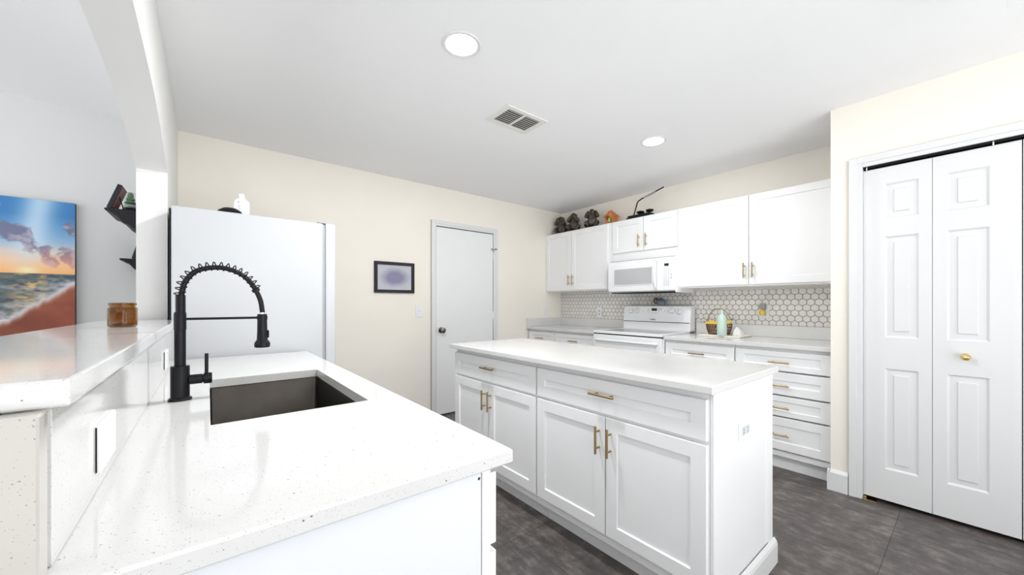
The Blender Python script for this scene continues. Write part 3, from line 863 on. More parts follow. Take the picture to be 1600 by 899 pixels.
# ------------------------------------------------------------------ island
IX = 1.409                                       # face frame plane, doors stand out to 1.39
Fi = frame_map((IX, 0, 0), (0, 1, 0), (-1, 0, 0))
def island_unit(y0, y1, ym, label, hy, end=False):
    o = thing('island_cabinet', (1.72, (y0 + y1) / 2, 0), label, 'cabinet', 'island cabinets')
    carcass(o, IX + .02, 2.028, y0, y1, .105, CB - .002)
    mb = MB()
    for a, b, c_, d in ((y0, y0 + .03, .105, CB - .002), (y1 - .03, y1, .105, CB - .002), (y0 + .03, y1 - .03, .835, CB - .002), (y0 + .03, y1 - .03, .675, .715), (y0 + .03, y1 - .03, .105, .16), (ym - .02, ym + .02, .16, .675)):
        mb.box(IX, IX + .0195, a, b, c_, d)
    mb.build('face_frame', M['cab'], o)
    MB().box(1.479, 1.494, y0 + .0005, y1 - .0005, 0, .104).build('toe_kick', M['cab'], o)
    MB().box(2.0, 2.028, y0 + .017, y1 - .017, .122, CB - .02).build('back_panel', M['cab'], o)
    dy0, dy1 = y0 + .004, y1 - .005
    front('drawer', o, Fi, dy0, dy1, .698, .848, ((y0 + y1) / 2 if end else hy, .784, False), .135)
    front('door', o, Fi, dy0, ym - .003, .152, .683, (ym - .031, .578, True), .125)
    front('door', o, Fi, ym + .003, dy1, .152, .683, (ym + .032, .578, True), .125)
    return o
island_unit(.603, 1.503, 1.048, 'wide white island cabinet with one drawer and two doors at the near, outlet end', 1.05, True)
island_unit(1.505, 2.372, 1.955, 'white island cabinet with one drawer and two doors at the end towards the back door', 1.942)
ic = MB().box(1.350, 2.045, .569, 2.388, CB, CT, .004, 2).build('island_countertop', M['quartz'])
tag(ic, 'long white speckled quartz top of the kitchen island', 'countertop', 'quartz worktops')
ep = thing('island_end_panel', (1.72, .595, 0), 'white recessed end panel with base moulding on the near end of the island', 'panel')
Fe = frame_map((0, .6015, 0), (1, 0, 0), (0, -1, 0))
shaker(MB(), Fe, 1.4095, 2.030, .0005, CB - .001, .013, .055, .006).build('panel', M['cab'], ep)
mb = MB()
mb.prism([(.588, .0), (.573, .0), (.573, .085), (.577, .098), (.584, .108), (.588, .112)], 'x', 1.4095, 2.046)
mb.prism([(2.0305, .0), (2.046, .0), (2.046, .085), (2.042, .098), (2.035, .108), (2.0305, .112)], 'y', .5885, 2.37)
mb.build('base_moulding', M['trim'], ep)
Fe2 = frame_map((0, .5942, 0), (1, 0, 0), (0, -1, 0))
outlet('outlet', Fe2, 1.703, .680, .117, .073, 'white double outlet on the end panel of the island', group='outlets')

# ------------------------------------------------------------------ right wall: base cabinets
BX = 3.199
Fr = frame_map((BX, 0, 0), (0, 1, 0), (-1, 0, 0))
def base_unit(y0, y1, label, drawers, doors=(), ):
    o = thing('base_cabinet', (3.5, (y0 + y1) / 2, 0), label, 'cabinet', 'base cabinets along the tiled wall')
    carcass(o, BX + .02, 3.78, y0, y1, .10, CB - .002)
    MB().box(BX, BX + .0195, y0, y0 + .02, .10, CB - .002).box(BX, BX + .0195, y1 - .02, y1, .10, CB - .002).box(BX, BX + .0195, y0 + .02, y1 - .02, .10, .14).box(BX, BX + .0195, y0 + .02, y1 - .02, .835, CB - .002).box(BX + .0195, BX + .024, y0 + .02, y1 - .02, .12, .87).build('face_frame', M['cab'], o)
    MB().box(3.245, 3.26, y0 + .0005, y1 - .0005, 0, .099).build('toe_kick', M['cab'], o)
    for z0, z1, hz_ in drawers:
        front('drawer', o, Fr, y0 + .004, y1 - .004, z0, z1, ((y0 + y1) / 2, hz_, False), .128)
    for a, b, hy in doors:
        front('door', o, Fr, a, b, .147, .690, (hy, .60, True), .125)
    return o
base_unit(.588, 1.172, 'white four-drawer cabinet beside the pantry wall', [(.716, .853, .777), (.546, .704, .614), (.393, .534, .456), (.150, .381, .262)])
base_unit(1.175, 1.745, 'white base cabinet with a top drawer right of the range, below the fruit basket', [(.704, .853, .779)], [(1.179, 1.458, 1.43), (1.462, 1.741, 1.49)])
base_unit(2.517, 3.128, 'white base cabinet with a top drawer just left of the range', [(.704, .850, .776)], [(2.521, 2.821, 2.79), (2.825, 3.124, 2.855)])
base_unit(3.130, 3.585, 'narrow white base cabinet with a top drawer in the back corner', [(.704, .850, .776)], [(3.134, 3.581, 3.16)])
def counter(y0, y1, label, side):
    o = thing('countertop', (3.48, (y0 + y1) / 2, CB), label, 'countertop', 'quartz worktops')
    MB().box(3.152, 3.798, y0, y1, CB, CT, .003, 2).build('slab', M['quartz'], o)
    MB().box(3.776, 3.798, y0, y1 - (.022 if side else 0), CT + .0005, 1.0095, .001).build('upstand', M['quartz'], o)
    if side: MB().box(3.156, 3.798, y1 - .020, y1, CT + .0005, 1.0095, .001).build('side_upstand', M['quartz'], o)
    return o
counter(.587, 1.745, 'white quartz countertop right of the range under the fruit basket', False)
counter(2.516, 3.598, 'short white quartz countertop left of the range with upstands in the corner', True)

# hexagon tiles
def hextiles():
    mb = MB(); pitch = .0528; row = pitch * math.sqrt(3) / 2; g = .0046
    R_ = (pitch - g) / math.sqrt(3)
    def top(y): return 1.304 if y < 1.79 else (1.306 if y < 2.54 else 1.352)
    r = 0; z = 1.0105 + R_ * .55
    while z < 1.36:
        y = .572 + (pitch / 2 if r % 2 else 0)
        while y < 3.64:
            if z < top(y) + R_ * .2:
                pts = [(y + R_ * math.cos(math.radians(90 + 60 * k_)), z + R_ * math.sin(math.radians(90 + 60 * k_))) for k_ in range(6)]
                pts = [(min(max(a, .5865), 3.5985), min(max(b, 1.0105), 1.3525 if y > 2.54 else 1.345)) for a, b in pts]
                cy_, cz_ = y, z
                ins = [(a + (cy_ - a) * .06, b + (cz_ - b) * .06) for a, b in pts]
                v_ = [(3.7955, *p) for p in pts] + [(3.7915, *p) for p in pts] + [(3.7905, *p) for p in ins]
                f_ = [(i, (i + 1) % 6, 6 + (i + 1) % 6, 6 + i) for i in range(6)] + [(6 + i, 6 + (i + 1) % 6, 12 + (i + 1) % 6, 12 + i) for i in range(6)] + [tuple(range(12, 18))]
                mb.faces(v_, f_)
            y += pitch
        z += row; r += 1
    return mb
tb = thing('tile_backsplash', (3.798, 2.09, 1.01), 'white hexagon tile backsplash with gold grout behind the range', 'backsplash')
hextiles().build('hexagon_tiles', M['tile'], tb)
MB().box(3.7935, 3.7995, .5865, 1.79, 1.0100, 1.318).box(3.7935, 3.7995, 1.79, 3.5985, 1.0100, 1.352).build('grout', M['grout'], tb)
Ft = frame_map((3.7903, 0, 0), (0, 1, 0), (-1, 0, 0))
outlet('outlet', Ft, 2.943, 1.088, .072, .118, 'white outlet on the hexagon tiles left of the range', group='outlets')
outlet('outlet', Ft, 1.163, 1.130, .076, .118, 'white outlet on the hexagon tiles holding the air freshener', group='outlets')
af = thing('air_freshener', (3.76, 1.166, 1.09), 'plug-in air freshener with grey top and amber oil on the hexagon tiles', 'air freshener')
MB().box(3.748, 3.7815, 1.143, 1.189, 1.148, 1.198, .006, 2).build('plug_body', M['greyplastic'], af, smooth=40)
MB().lathe([(.010, .052), (.012, .046), (.021, .038), (.023, .020), (.021, .004), (.016, .001), (0, .001)], (3.755, 1.167, 1.094), n=24).build('oil_bottle', M['yellow'], af, smooth=50)

# ------------------------------------------------------------------ range
ry0, ry1 = 1.751, 2.511
rg = thing('range', (3.44, 2.131, 0), 'white freestanding electric range with four knobs between the quartz counters', 'range')
MB().box(3.165, 3.765, ry0, ry1, .03, .895, .003).build('body', M['appl'], rg)
ct_ = MB()
for a in ((3.128, 3.175, ry0, ry1), (3.635, 3.665, ry0, ry1), (3.175, 3.635, ry0, ry0 + .022), (3.175, 3.635, ry1 - .022, ry1)):
    ct_.box(a[0], a[1], a[2], a[3], .8955, .922, .004, 2)
ct_.build('cooktop_frame', M['appl'], rg)
MB().box(3.1755, 3.6345, ry0 + .0225, ry1 - .0225, .900, .9185).build('cooktop_glass', M['cooktop'], rg)
mb = MB()
for x, y, r in ((3.30, 1.95, .095), (3.30, 2.33, .075), (3.52, 1.95, .075), (3.52, 2.33, .095)):
    mb.lathe([(r, 0), (r, .0004), (r - .003, .0004), (r - .003, 0)], (x, y, .9186), n=40, close=False)
mb.build('burner_marks', M['greyink'], rg)
od = MB().box(3.128, 3.164, ry0 + .002, ry1 - .002, .235, .884, .004).build('oven_door', M['appl'], rg)
MB().box(3.1265, 3.1285, ry0 + .12, ry1 - .12, .40, .70).build('oven_window', M['ovenglass'], od)
MB().tube([(3.128, ry0 + .05, .832), (3.098, ry0 + .055, .832), (3.092, ry0 + .10, .832), (3.092, ry1 - .10, .832), (3.098, ry1 - .055, .832), (3.128, ry1 - .05, .832)], .0125, 14).build('oven_handle', M['appl'], od, smooth=60)
MB().box(3.135, 3.1645, ry0 + .004, ry1 - .004, .8855, .8948).build('vent_gap', M['blackp'], rg)
MB().box(3.135, 3.1645, ry0 + .002, ry1 - .002, .05, .228, .004).build('storage_drawer', M['appl'], rg)
MB().box(3.2, 3.7, ry0 + .02, ry1 - .02, 0, .029).build('plinth', M['blackp'], rg)
bgd = MB().prism([(3.668, .9225), (3.764, .9225), (3.764, 1.176), (3.715, 1.176), (3.688, 1.168), (3.668, 1.020)], 'y', ry0 + .001, ry1 - .001).build('backguard', M['appl'], rg)
def bx_(z): return 3.668 + (z - 1.020) / .148 * .020   # face of the sloping control panel
MB().box(3.6655, 3.6678, ry0 + .012, ry1 - .004, 1.002, 1.0075).build('trim_line', M['blackp'], bgd)
nrm = Vector((-.148, 0, .020)).normalized()
for y, z in ((2.424, 1.117), (2.343, 1.124), (1.947, 1.124), (1.866, 1.116)):
    kb = MB().lathe([(.031, 0), (.031, .002), (.025, .003), (.0235, .022), (.021, .025), (0, .025)], (bx_(z) - .0005, y, z), nrm, 28).build('knob', M['appl'], bgd, smooth=35)
    MB().lathe([(.0335, 0), (.0335, .0012), (.0312, .0013), (.0312, 0)], (bx_(z) - .0005, y, z), nrm, 28, close=False).build('knob_shadow_ring', M['socket'], kb, smooth=35)  # grey ring stands in for the soft shadow round the knob
    a = Vector((bx_(z), y, z)) + nrm * .0255
    MB().box(a.x - .001, a.x + .0005, y - .002, y + .002, z - .002, z + .022).build('pointer', M['greyink'], kb)
z = 1.135; MB().box(bx_(z) - .003, bx_(z) + .004, 2.112, 2.172, 1.121, 1.149).build('clock_display', M['glass_dark'], bgd)
mb = MB()
for i in range(6): mb.box(bx_(1.098) - .0015, bx_(1.098) + .002, 2.105 + i * .013, 2.113 + i * .013, 1.096, 1.101)
for i in range(3):
    for y in (2.192, 2.21, 2.082): mb.box(bx_(1.12 + .012 * i) - .0012, bx_(1.12 + .012 * i) + .003, y, y + .010, 1.108 + .014 * i, 1.115 + .014 * i)
mb.box(bx_(1.14) - .0012, bx_(1.14) + .003, 2.062, 2.070, 1.130, 1.148).box(bx_(1.14) - .0012, bx_(1.14) + .003, 2.085, 2.095, 1.133, 1.145)
for y in (2.27, 2.02): mb.box(bx_(1.12) - .0012, bx_(1.12) + .003, y, y + .008, 1.116, 1.124)
mb.build('control_marks', M['greyink'], bgd)
# small dark maker's badge: an oval swirl and a short line of lettering
mb = MB()
for k_ in range(9):
    h_ = (.010, .006, .009, .006, .007, .010, .006, .006, .010)[k_]
    mb.box(bx_(1.03) - .0012, bx_(1.03) + .002, 2.176 - k_ * .0055 - .0038, 2.176 - k_ * .0055, 1.026, 1.026 + h_)
mb.tube([(bx_(1.03) - .001, 2.152 + .034 * math.cos(a), 1.0305 + .010 * math.sin(a)) for a in [i * PI / 12 for i in range(22)]], .0008, 6)
mb.build('maker_badge', M['slot'], bgd)

# little ceramic piece on the backguard
tp = thing('ceramic_teapot', (3.737, 2.105, 1.176), 'small blue-grey ceramic teapot with brown handle standing on the range back', 'teapot')
MB().lathe([(0, .0005), (.030, .0005), (.046, .018), (.050, .038), (.044, .058), (.026, .070), (.010, .072), (.012, .080), (.006, .087), (0, .088)], (3.737, 2.095, 1.176), n=28, close=False).build('pot', M['slate'], tp, smooth=50)
MB().tube([(3.737, 2.125, 1.235), (3.737, 2.150, 1.258), (3.737, 2.172, 1.250), (3.737, 2.178, 1.225), (3.737, 2.165, 1.203), (3.737, 2.142, 1.198)], .007, 10).tube([(3.737, 2.128, 1.225), (3.732, 2.150, 1.240), (3.730, 2.157, 1.262)], lambda t: .010 - .004 * t, 10).build('handle', M['brown'], tp, smooth=60)
MB().tube([(3.737, 2.055, 1.205), (3.735, 2.035, 1.222), (3.735, 2.026, 1.244)], lambda t: .012 - .006 * t, 10).build('spout', M['slate'], tp, smooth=60)

# ------------------------------------------------------------------ microwave
my0, my1 = 1.772, 2.532; mz0, mz1 = 1.318, 1.650
mw = thing('microwave', (3.6, 2.152, mz0), 'white over-the-range microwave mounted below the short upper cabinet', 'microwave')
MB().prism([(3.45, mz0), (3.788, mz0), (3.788, mz1), (3.45, mz1)], 'y', my0, my1).build('body', M['appl'], mw)
MB().box(3.44, 3.788, my0, my0 + .012, mz0 - .013, mz0 - .0003).box(3.44, 3.788, my1 - .012, my1, mz0 - .013, mz0 - .0003).build('side_skirt', M['appl'], mw)
MB().box(3.455, 3.775, my0 + .013, my1 - .013, mz0 - .009, mz0 - .0005).build('bottom_grille', M['blackp'], mw)
dr = MB().prism([(3.4495, mz0 + .004), (3.418, mz0 + .010), (3.414, mz0 + .16), (3.418, mz1 - .045), (3.432, mz1 - .012), (3.4495, mz1 - .008)], 'y', 1.960, my1).build('door', M['appl'], mw, smooth=25)
MB().box(3.4115, 3.4150, 2.000, 2.462, 1.388, 1.570, .001).build('window_frame', M['plate'], dr)
MB().box(3.4100, 3.4118, 2.012, 2.450, 1.398, 1.560).build('window', M['ovenglass'], dr)
MB().tube([(3.416, 1.968, 1.345), (3.392, 1.967, 1.365), (3.382, 1.966, 1.42), (3.380, 1.966, 1.50), (3.384, 1.966, 1.58), (3.396, 1.967, 1.615), (3.416, 1.968, 1.63)], .011, 14).build('handle', M['appl'], dr, smooth=60)
cpn = MB().prism([(3.4495, mz0 + .004), (3.418, mz0 + .010), (3.414, mz0 + .16), (3.418, mz1 - .045), (3.432, mz1 - .012), (3.4495, mz1 - .008)], 'y', my0 + .012, 1.957).build('control_panel', M['appl'], mw, smooth=25)
MB().box(3.4125, 3.4155, 1.838, 1.882, 1.560, 1.584).build('display', M['glass_dark'], cpn)
mb = MB()
for i in range(9):
    for j in range(3): mb.box(3.4128, 3.4150, 1.832 + j * .022, 1.844 + j * .022, 1.375 + i * .019, 1.380 + i * .019)
mb.box(3.4127, 3.4150, 1.806, 1.818, 1.470, 1.482).box(3.4127, 3.4150, 1.806, 1.818, 1.44, 1.452)
mb.build('keypad_marks', M['greyink'], cpn)
MB().box(3.452, 3.50, my0 + .02, my1, mz1 + .0005, mz1 + .004).build('top_vent', M['slot'], mw)

# ------------------------------------------------------------------ upper cabinets
UX = 3.519
Fu = frame_map((UX, 0, 0), (0, 1, 0), (-1, 0, 0))
def upper(y0, y1, z0, doors, label, fz0=None):
    o = thing('wall_cabinet', (3.65, (y0 + y1) / 2, z0), label, 'cabinet', 'wall cabinets')
    MB().box(UX, 3.797, y0, y1, z0, 2.107, .001).build('cabinet_box', M['cab'], o)
    for a, b, zb_, zt_, hy, hz_ in doors:
        d = shaker(MB(), Fu, a, b, zb_, zt_).build('door', M['cab'], o)
        bar_handle(Fu, d, hy, hz_, .128, True)
    return o
upper(2.551, 3.598, 1.353, [(3.156, 3.595, 1.366, 2.100, 3.181, 1.490), (2.610, 3.150, 1.366, 2.100, 3.118, 1.490)], 'white two-door wall cabinet in the back corner under the three apes')
upper(1.789, 2.548, 1.656, [(2.165, 2.538, 1.752, 2.098, 2.205, 1.855), (1.800, 2.157, 1.752, 2.098, 2.121, 1.855)], 'short white two-door wall cabinet above the microwave')
upper(.587, 1.786, 1.343, [(1.189, 1.782, 1.358, 2.102, 1.217, 1.475), (.591, 1.183, 1.358, 2.102, 1.153, 1.474)], 'wide white wall cabinet with two large doors beside the pantry wall')

# ------------------------------------------------------------------ figures and things on the cabinets
TZ = 2.1075
def ape(x, y, s, pose, label, rz):
    o = thing('ape_figurine', (x, y, TZ), label, 'figurine', 'bronze ape figurines on the wall cabinets')
    rot = Matrix.Rotation(rz, 3, 'Z')
    def Q(a, b, c_): return Vector((x, y, TZ)) + rot @ (Vector((a, b, c_)) * s)
    # local: +x faces the room... figure looks along -x
    me = bpy.data.meshes.new('ape_body')
    J = {'pel': ((0, 0, .055), .066), 'belly': ((-.010, 0, .095), .064), 'chest': ((0, 0, .145), .048), 'neck': ((-.006, 0, .180), .032), 'head': ((-.016, 0, .210), .041), 'crown': ((-.008, 0, .234), .030), 'muzzle': ((-.052, 0, .203), .022)}
    E_ = [('pel', 'belly'), ('belly', 'chest'), ('chest', 'neck'), ('neck', 'head'), ('head', 'crown'), ('head', 'muzzle')]
    hands = {'see': (-.062, .020, .222), 'speak': (-.080, .014, .196), 'hear': (-.022, .040, .214)}[pose]
    elbow = {'see': (-.060, .068, .135), 'speak': (-.062, .068, .130), 'hear': (-.046, .078, .140)}[pose]
    for sg_ in (-1, 1):
        t = 'L' if sg_ > 0 else 'R'
        J['sh' + t] = ((.0, .042 * sg_, .158), .030); J['el' + t] = ((elbow[0], elbow[1] * sg_, elbow[2]), .024); J['ha' + t] = ((hands[0], hands[1] * sg_, hands[2]), .017)
        J['hip' + t] = ((-.012, .045 * sg_, .045), .040); J['kn' + t] = ((-.060, .078 * sg_, .075), .030); J['an' + t] = ((-.072, .040 * sg_, .022), .021); J['to' + t] = ((-.098, .044 * sg_, .014), .016)
        E_ += [('chest', 'sh' + t), ('sh' + t, 'el' + t), ('el' + t, 'ha' + t), ('pel', 'hip' + t), ('hip' + t, 'kn' + t), ('kn' + t, 'an' + t), ('an' + t, 'to' + t)]
    keys = list(J); idx = {k_: i for i, k_ in enumerate(keys)}
    me.from_pydata([tuple(rot @ (Vector(J[k_][0]) * s)) for k_ in keys], [(idx[a], idx[b]) for a, b in E_], [])
    tmp = bpy.data.objects.new('body', me); C.objects.link(tmp)
    sk = tmp.modifiers.new('skin', 'SKIN'); ss = tmp.modifiers.new('sub', 'SUBSURF'); ss.levels = 2; ss.render_levels = 2
    for i, k_ in enumerate(keys):
        r_ = J[k_][1] * s; me.skin_vertices[0].data[i].radius = (r_, r_); me.skin_vertices[0].data[i].use_root = (k_ == 'pel')
    dg = bpy.context.evaluated_depsgraph_get(); ev = tmp.evaluated_get(dg)
    m2 = bpy.data.meshes.new_from_object(ev)
    bpy.data.objects.remove(tmp)
    b = bpy.data.objects.new('body', m2); C.objects.link(b)
    zmin = min(v.co.z for v in m2.vertices)
    for v in m2.vertices: v.co.z -= zmin - .0165
    m2.materials.clear(); m2.materials.append(M['ape'])
    for p in m2.polygons: p.use_smooth = True
    b.parent = o
    mb = MB()
    for sg_ in (-1, 1):
        c0 = Q(-.058, .016 * sg_, .216 - zmin / s + .0165 / s); mb.ball(c0, .006 * s, 2)
        c1 = Q(-.010, .042 * sg_, .216 - zmin / s + .0165 / s); mb.ball(c1, .006 * s, 2, (.6, .7, 1))
    mb.build('face_details', M['blackp'], o, smooth=60)
    MB().lathe([(.085 * s, 0), (.088 * s, .005), (.086 * s, .0155), (.080 * s, .0175)], (x - .02 * s, y, TZ + .0003), n=24).build('base', M['ape'], o, smooth=40)
    return o
ape(3.665, 3.462, .98, 'see', 'dark bronze ape figurine covering its eyes, leftmost of the three', .25)
ape(3.655, 3.238, 1.0, 'speak', 'dark bronze ape figurine with its hand at its mouth, the middle of the three', .45)
ape(3.655, 2.948, .98, 'hear', 'dark bronze ape figurine beside the orange birdhouse', .55)

bh = thing('birdhouse', (3.66, 2.665, TZ), 'small orange terracotta birdhouse with a round hole on the wall cabinets', 'birdhouse')
bx, by = 3.655, 2.665
MB().prism([(by - .056, TZ + .0005), (by + .056, TZ + .0005), (by + .060, TZ + .100), (by, TZ + .150), (by - .060, TZ + .100)], 'x', bx - .045, bx + .045).build('house_body', M['terracotta'], bh)
mb = MB()
for s in (-1, 1):
    mb.faces([(bx + a, by + s * p, TZ + q) for a in (-.058, .058) for p, q in ((0.0, .158), (.072, .105), (.070, .095), (0.0, .147))], [(0, 1, 2, 3), (4, 5, 6, 7), (0, 1, 5, 4), (1, 2, 6, 5), (2, 3, 7, 6), (3, 0, 4, 7)])
mb.box(bx - .058, bx + .058, by - .012, by + .012, TZ + .149, TZ + .162, .003).box(bx - .02, bx + .02, by - .010, by + .010, TZ + .162, TZ + .178, .003)
mb.build('roof', M['terracotta'], bh)
MB().lathe([(.024, 0), (.024, .004), (.017, .005), (.016, .001), (0, .001)], (bx - .0455, by + .018, TZ + .088), (-1, 0, 0), 24).build('hole_ring', M['brown'], bh, smooth=40)
MB().ball((bx - .050, by - .024, TZ + .062), .017, 3, (.5, 1, 1.2)).ball((bx - .050, by - .030, TZ + .036), .014, 2, (.5, 1, 1)).build('leaf', M['green'], bh, smooth=60)
MB().ball((bx - .053, by - .006, TZ + .052), .014, 3, (.5, 1, 1.2)).ball((bx - .055, by - .004, TZ + .072), .009, 3, (.5, 1, 1)).build('bird', M['yellow'], bh, smooth=60)

# black gadget with a bent lever
gd = thing('lever_gadget', (3.60, 2.25, TZ), 'black metal gadget with a long bent lever arm and two round knobs above the microwave', 'gadget')
gx = 3.575
MB().box(gx - .05, gx + .05, 2.105, 2.365, TZ + .0005, TZ + .035, .004).box(gx - .05, gx + .05, 2.365, 2.385, TZ + .0005, TZ + .016, .003).build('base', M['blackp'], gd)
for y in (2.228, 2.122):
    MB().lathe([(.010, 0), (.010, .012), (.034, .017), (.041, .026), (.036, .036), (.014, .042), (0, .043)], (gx, y + .01, TZ + .034), n=24).build('knob', M['blackp'], gd, smooth=50)
MB().tube([(gx - .02, 2.31, TZ + .03), (gx - .02, 2.298, TZ + .06), (gx - .02, 2.262, TZ + .168), (gx - .02, 2.250, TZ + .180), (gx - .02, 2.215, TZ + .195), (gx - .02, 1.965, TZ + .262)], .0065, 10).build('lever', M['blackp'], gd, smooth=60)
MB().tube([(gx - .02, 2.185, TZ + .203), (gx - .02, 2.16, TZ + .2095), (gx - .02, 2.10, TZ + .2255), (gx - .02, 2.085, TZ + .2295), (gx - .02, 2.075, TZ + .232), (gx - .02, 2.060, TZ + .236), (gx - .02, 2.052, TZ + .238)], lambda t: .0075 + .0045 * math.sin(min(1, t * 1.1) * PI / 2) if t < .97 else .007, 12).build('sleeve', M['greyplastic'], gd, smooth=60)

# ------------------------------------------------------------------ fruit basket group on the right counter
brd = MB().box(3.43, 3.70, 1.225, 1.575, CT + .0005, CT + .0125, .004, 2).build('cutting_board', M['board'])
tag(brd, 'pale flat serving board under the fruit basket and mint bottle', 'cutting board')
BZ = CT + .0130
bk = thing('fruit_basket', (3.595, 1.458, BZ), 'round brown wicker basket with a hoop handle, filled with bananas', 'basket')
mb = MB(); bcx, bcy = 3.595, 1.458
nrib = 26
def br_(z): return .083 + .020 * math.sin(min(1, z / .085) * PI / 2)
for i in range(nrib):
    a = 2 * PI * i / nrib
    for sgn in (1, -1):
        mb.tube([(bcx + br_(z) * math.cos(a + sgn * z * 5), bcy + br_(z) * math.sin(a + sgn * z * 5), BZ + .003 + z) for z in (0, .02, .04, .06, .085)], .0024, 5)
for z in (0, .03, .058, .086):
    mb.tube([(bcx + br_(z) * math.cos(2 * PI * i / 40), bcy + br_(z) * math.sin(2 * PI * i / 40), BZ + .005 + z) for i in range(41)], .0042 if z in (0, .086) else .0028, 6)
mb.lathe([(.084, 0), (.084, .003), (0, .003)], (bcx, bcy, BZ + .0015), n=32)
mb.build('woven_bowl', M['wicker'], bk, smooth=60)
tag(MB().tube([(bcx, bcy + .103 * math.cos(a), BZ + .088 + .142 * math.sin(a)) for a in [PI * i / 24 for i in range(25)]], .0034, 8).build('hoop_handle', M['gold'], bk, smooth=60), 'thin golden hoop handle')
def banana(cx, cy, cz, ang, bend, ln, label):
    o = thing('banana', (cx, cy, cz - .018), label, 'banana', 'bananas in the fruit basket')
    pts = []
    for i in range(13):
        t = (i / 12 - .5); pts.append((cx + math.cos(ang) * ln * t, cy + math.sin(ang) * ln * t, cz + bend * (4 * t * t) ))
    MB().tube(pts, lambda t: .0175 * max(.28, math.sin(PI * min(max(t, .06), .94)) ** .45), 10).build('fruit', M['yellow'], o, smooth=60)
    e0, e1 = Vector(pts[-1]), Vector(pts[-2])
    d = (e0 - e1).normalized()
    MB().cyl(e0 - d * .001, e0 + d * .014, .0048, 8).build('stem', M['bananatip'], o)
    return o
banana(3.545, 1.490, BZ + .087, 1.75, .018, .125, 'front banana in the fruit basket, left of the mint bottle')
banana(3.590, 1.478, BZ + .098, 1.45, .022, .130, 'middle banana in the fruit basket, under the hoop')
banana(3.635, 1.450, BZ + .085, 1.25, .024, .130, 'rear banana in the fruit basket nearest the tiles')
banana(3.575, 1.392, BZ + .098, -1.1, .030, .080, 'short banana with a dark stem right of the mint bottle')
mt = thing('mint_bottle', (3.452, 1.376, BZ), 'mint green round-shouldered bottle standing before the fruit basket', 'bottle')
MB().lathe([(0, 0), (.036, 0), (.038, .003), (.038, .130), (.036, .150), (.028, .168), (.016, .182), (.0125, .190), (.0125, .202)], (3.452, 1.376, BZ), n=36, close=False).build('bottle_body', M['mint'], mt, smooth=40)
MB().lathe([(.0135, 0), (.0135, .012), (.006, .013), (.005, .022), (0, .022)], (3.452, 1.376, BZ + .2022), n=24).build('cap', M['mint'], mt, smooth=40)
# white cloth napkin beside the basket
mb = MB(); n = 28; RR = []
for k_, (r, z) in enumerate(((.046, 0), (.044, .012), (.034, .032), (.020, .052), (.008, .066), (.002, .070))):
    RR.append([(3.605 + r * (1 + .22 * math.sin(5 * a + k_ * .5)) * math.cos(a) * .8, 1.312 + r * (1 + .22 * math.sin(5 * a + k_ * .5)) * math.sin(a), BZ + .0003 + z) for a in [2 * PI * i / n for i in range(n)]])
mb.faces([p for q in RR for p in q], [(k_ * n + i, k_ * n + (i + 1) % n, (k_ + 1) * n + (i + 1) % n, (k_ + 1) * n + i) for k_ in range(5) for i in range(n)] + [tuple(range(n)), tuple(5 * n + i for i in range(n))])
tag(mb.build('napkin', M['napkin'], None, smooth=60), 'white crumpled cloth napkin right of the fruit basket', 'napkin')

# ------------------------------------------------------------------ ceiling fittings
def downlight(x, y, which, label):
    o = thing('ceiling_light', (x, y, H), label, 'ceiling light', 'recessed ceiling lights')
    MB().lathe([(.074, 0), (.076, -.003), (.090, -.005), (.094, -.002), (.094, -.0003)], (x, y, H), n=40, close=False).build('trim_ring', M['trim'], o, smooth=40)
    MB().lathe([(.0745, -.0005), (.0745, -.0025), (.05, -.004), (0, -.0045)], (x, y, H), n=40, close=False).build('diffuser', M['lamp'], o, smooth=40)
    l = bpy.data.lights.new('downlight', 'AREA'); l.shape = 'DISK'; l.size = .15; l.energy = DOWNLIGHT_W[which]; l.color = (.97, .985, 1)
    lo = bpy.data.objects.new('downlight', l); C.objects.link(lo); lo.location = (0, 0, -.02); lo.parent = o
    return o
downlight(.947, 1.553, 'sink', 'lit round recessed ceiling light above the space between sink and island')
downlight(2.651, 1.549, 'cabinets', 'lit round recessed ceiling light near the wall cabinets')

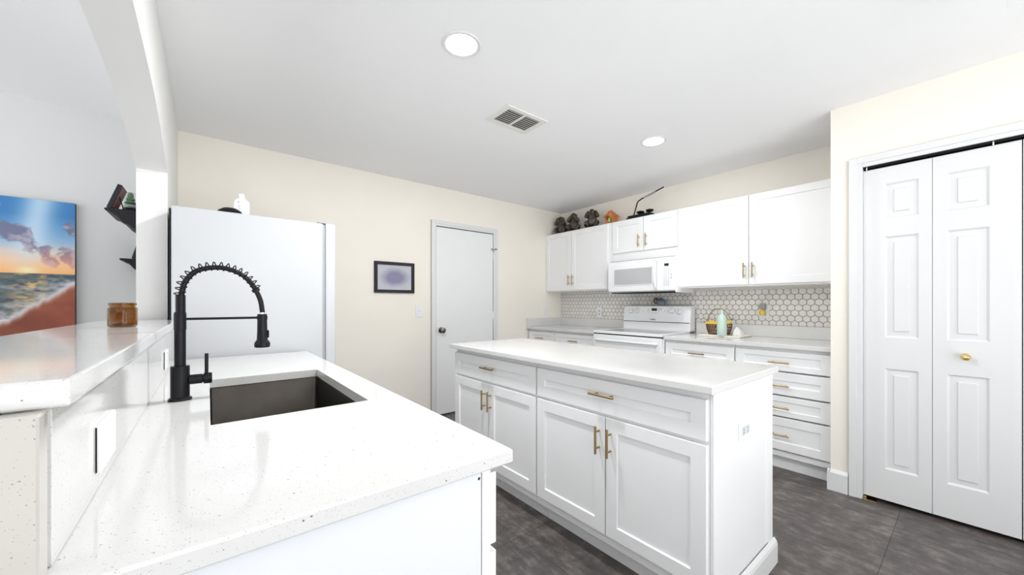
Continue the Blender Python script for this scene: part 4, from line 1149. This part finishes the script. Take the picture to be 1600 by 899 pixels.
vt = thing('ceiling_vent', (1.622, 1.950, H), 'almond rectangular air vent with two banks of slats in the ceiling', 'vent')
mb = MB(); vx0, vx1, vy0, vy1 = 1.452, 1.797, 1.828, 2.072; b = .036
for a in ((vx0, vx1, vy0, vy0 + b), (vx0, vx1, vy1 - b, vy1), (vx0, vx0 + b, vy0 + b, vy1 - b), (vx1 - b, vx1, vy0 + b, vy1 - b), (1.6165, 1.6325, vy0 + b, vy1 - b)):
    mb.box(a[0], a[1], a[2], a[3], H - .008, H - .0005, .002)
mb.build('frame', M['vent'], vt)
MB().box(vx0 + b, vx1 - b, vy0 + b, vy1 - b, H - .0025, H - .0006).build('duct', M['ventdark'], vt)
for half in ((vx0 + b, 1.6165), (1.6325, vx1 - b)):
    for i in range(8):
        y = vy0 + b + .012 + i * .0212
        mb = MB().faces([(x, y + dy, H + dz) for x in half for dy, dz in ((-.0046, -.0064), (-.0042, -.0078), (.0046, -.0044), (.0042, -.0030))], [(0, 1, 2, 3), (4, 5, 6, 7), (0, 1, 5, 4), (1, 2, 6, 5), (2, 3, 7, 6), (3, 0, 4, 7)])
        mb.build('slat', M['vent'], vt)

# ceiling fan, only one blade tip reaches into the picture
fx, fy = 2.052, -.722
fan = thing('ceiling_fan', (fx, fy, H), 'white ceiling fan at the top right edge, one blade tip showing', 'ceiling fan')
MB().lathe([(.06, 0), (.06, -.03), (.012, -.045), (.012, -.16), (.09, -.165), (.095, -.20), (.07, -.235), (0, -.24)], (fx, fy, H - .001), n=32).build('motor', M['fanwhite'], fan, smooth=35)
a0 = PI / 2
for i in range(5):
    a = a0 + i * 2 * PI / 5; dx, dy = math.cos(a), math.sin(a); px, py = -dy, dx
    P = [(.11, .045), (.30, .062), (.58, .066), (.642, .064), (.654, .055), (.654, -.055), (.642, -.064), (.58, -.066), (.30, -.062), (.11, -.045)]
    v_ = [(fx + dx * r + px * w, fy + dy * r + py * w, H - .237 + z_ + w * .10) for z_ in (0, .006) for r, w in P]
    n_ = len(P)
    MB().faces(v_, [tuple(range(n_)), tuple(range(n_, 2 * n_))] + [(k_, (k_ + 1) % n_, n_ + (k_ + 1) % n_, n_ + k_) for k_ in range(n_)]).build('blade', M['fanwhite'], fan)

for o in bpy.data.objects:
    if '_o' in o: del o['_o']
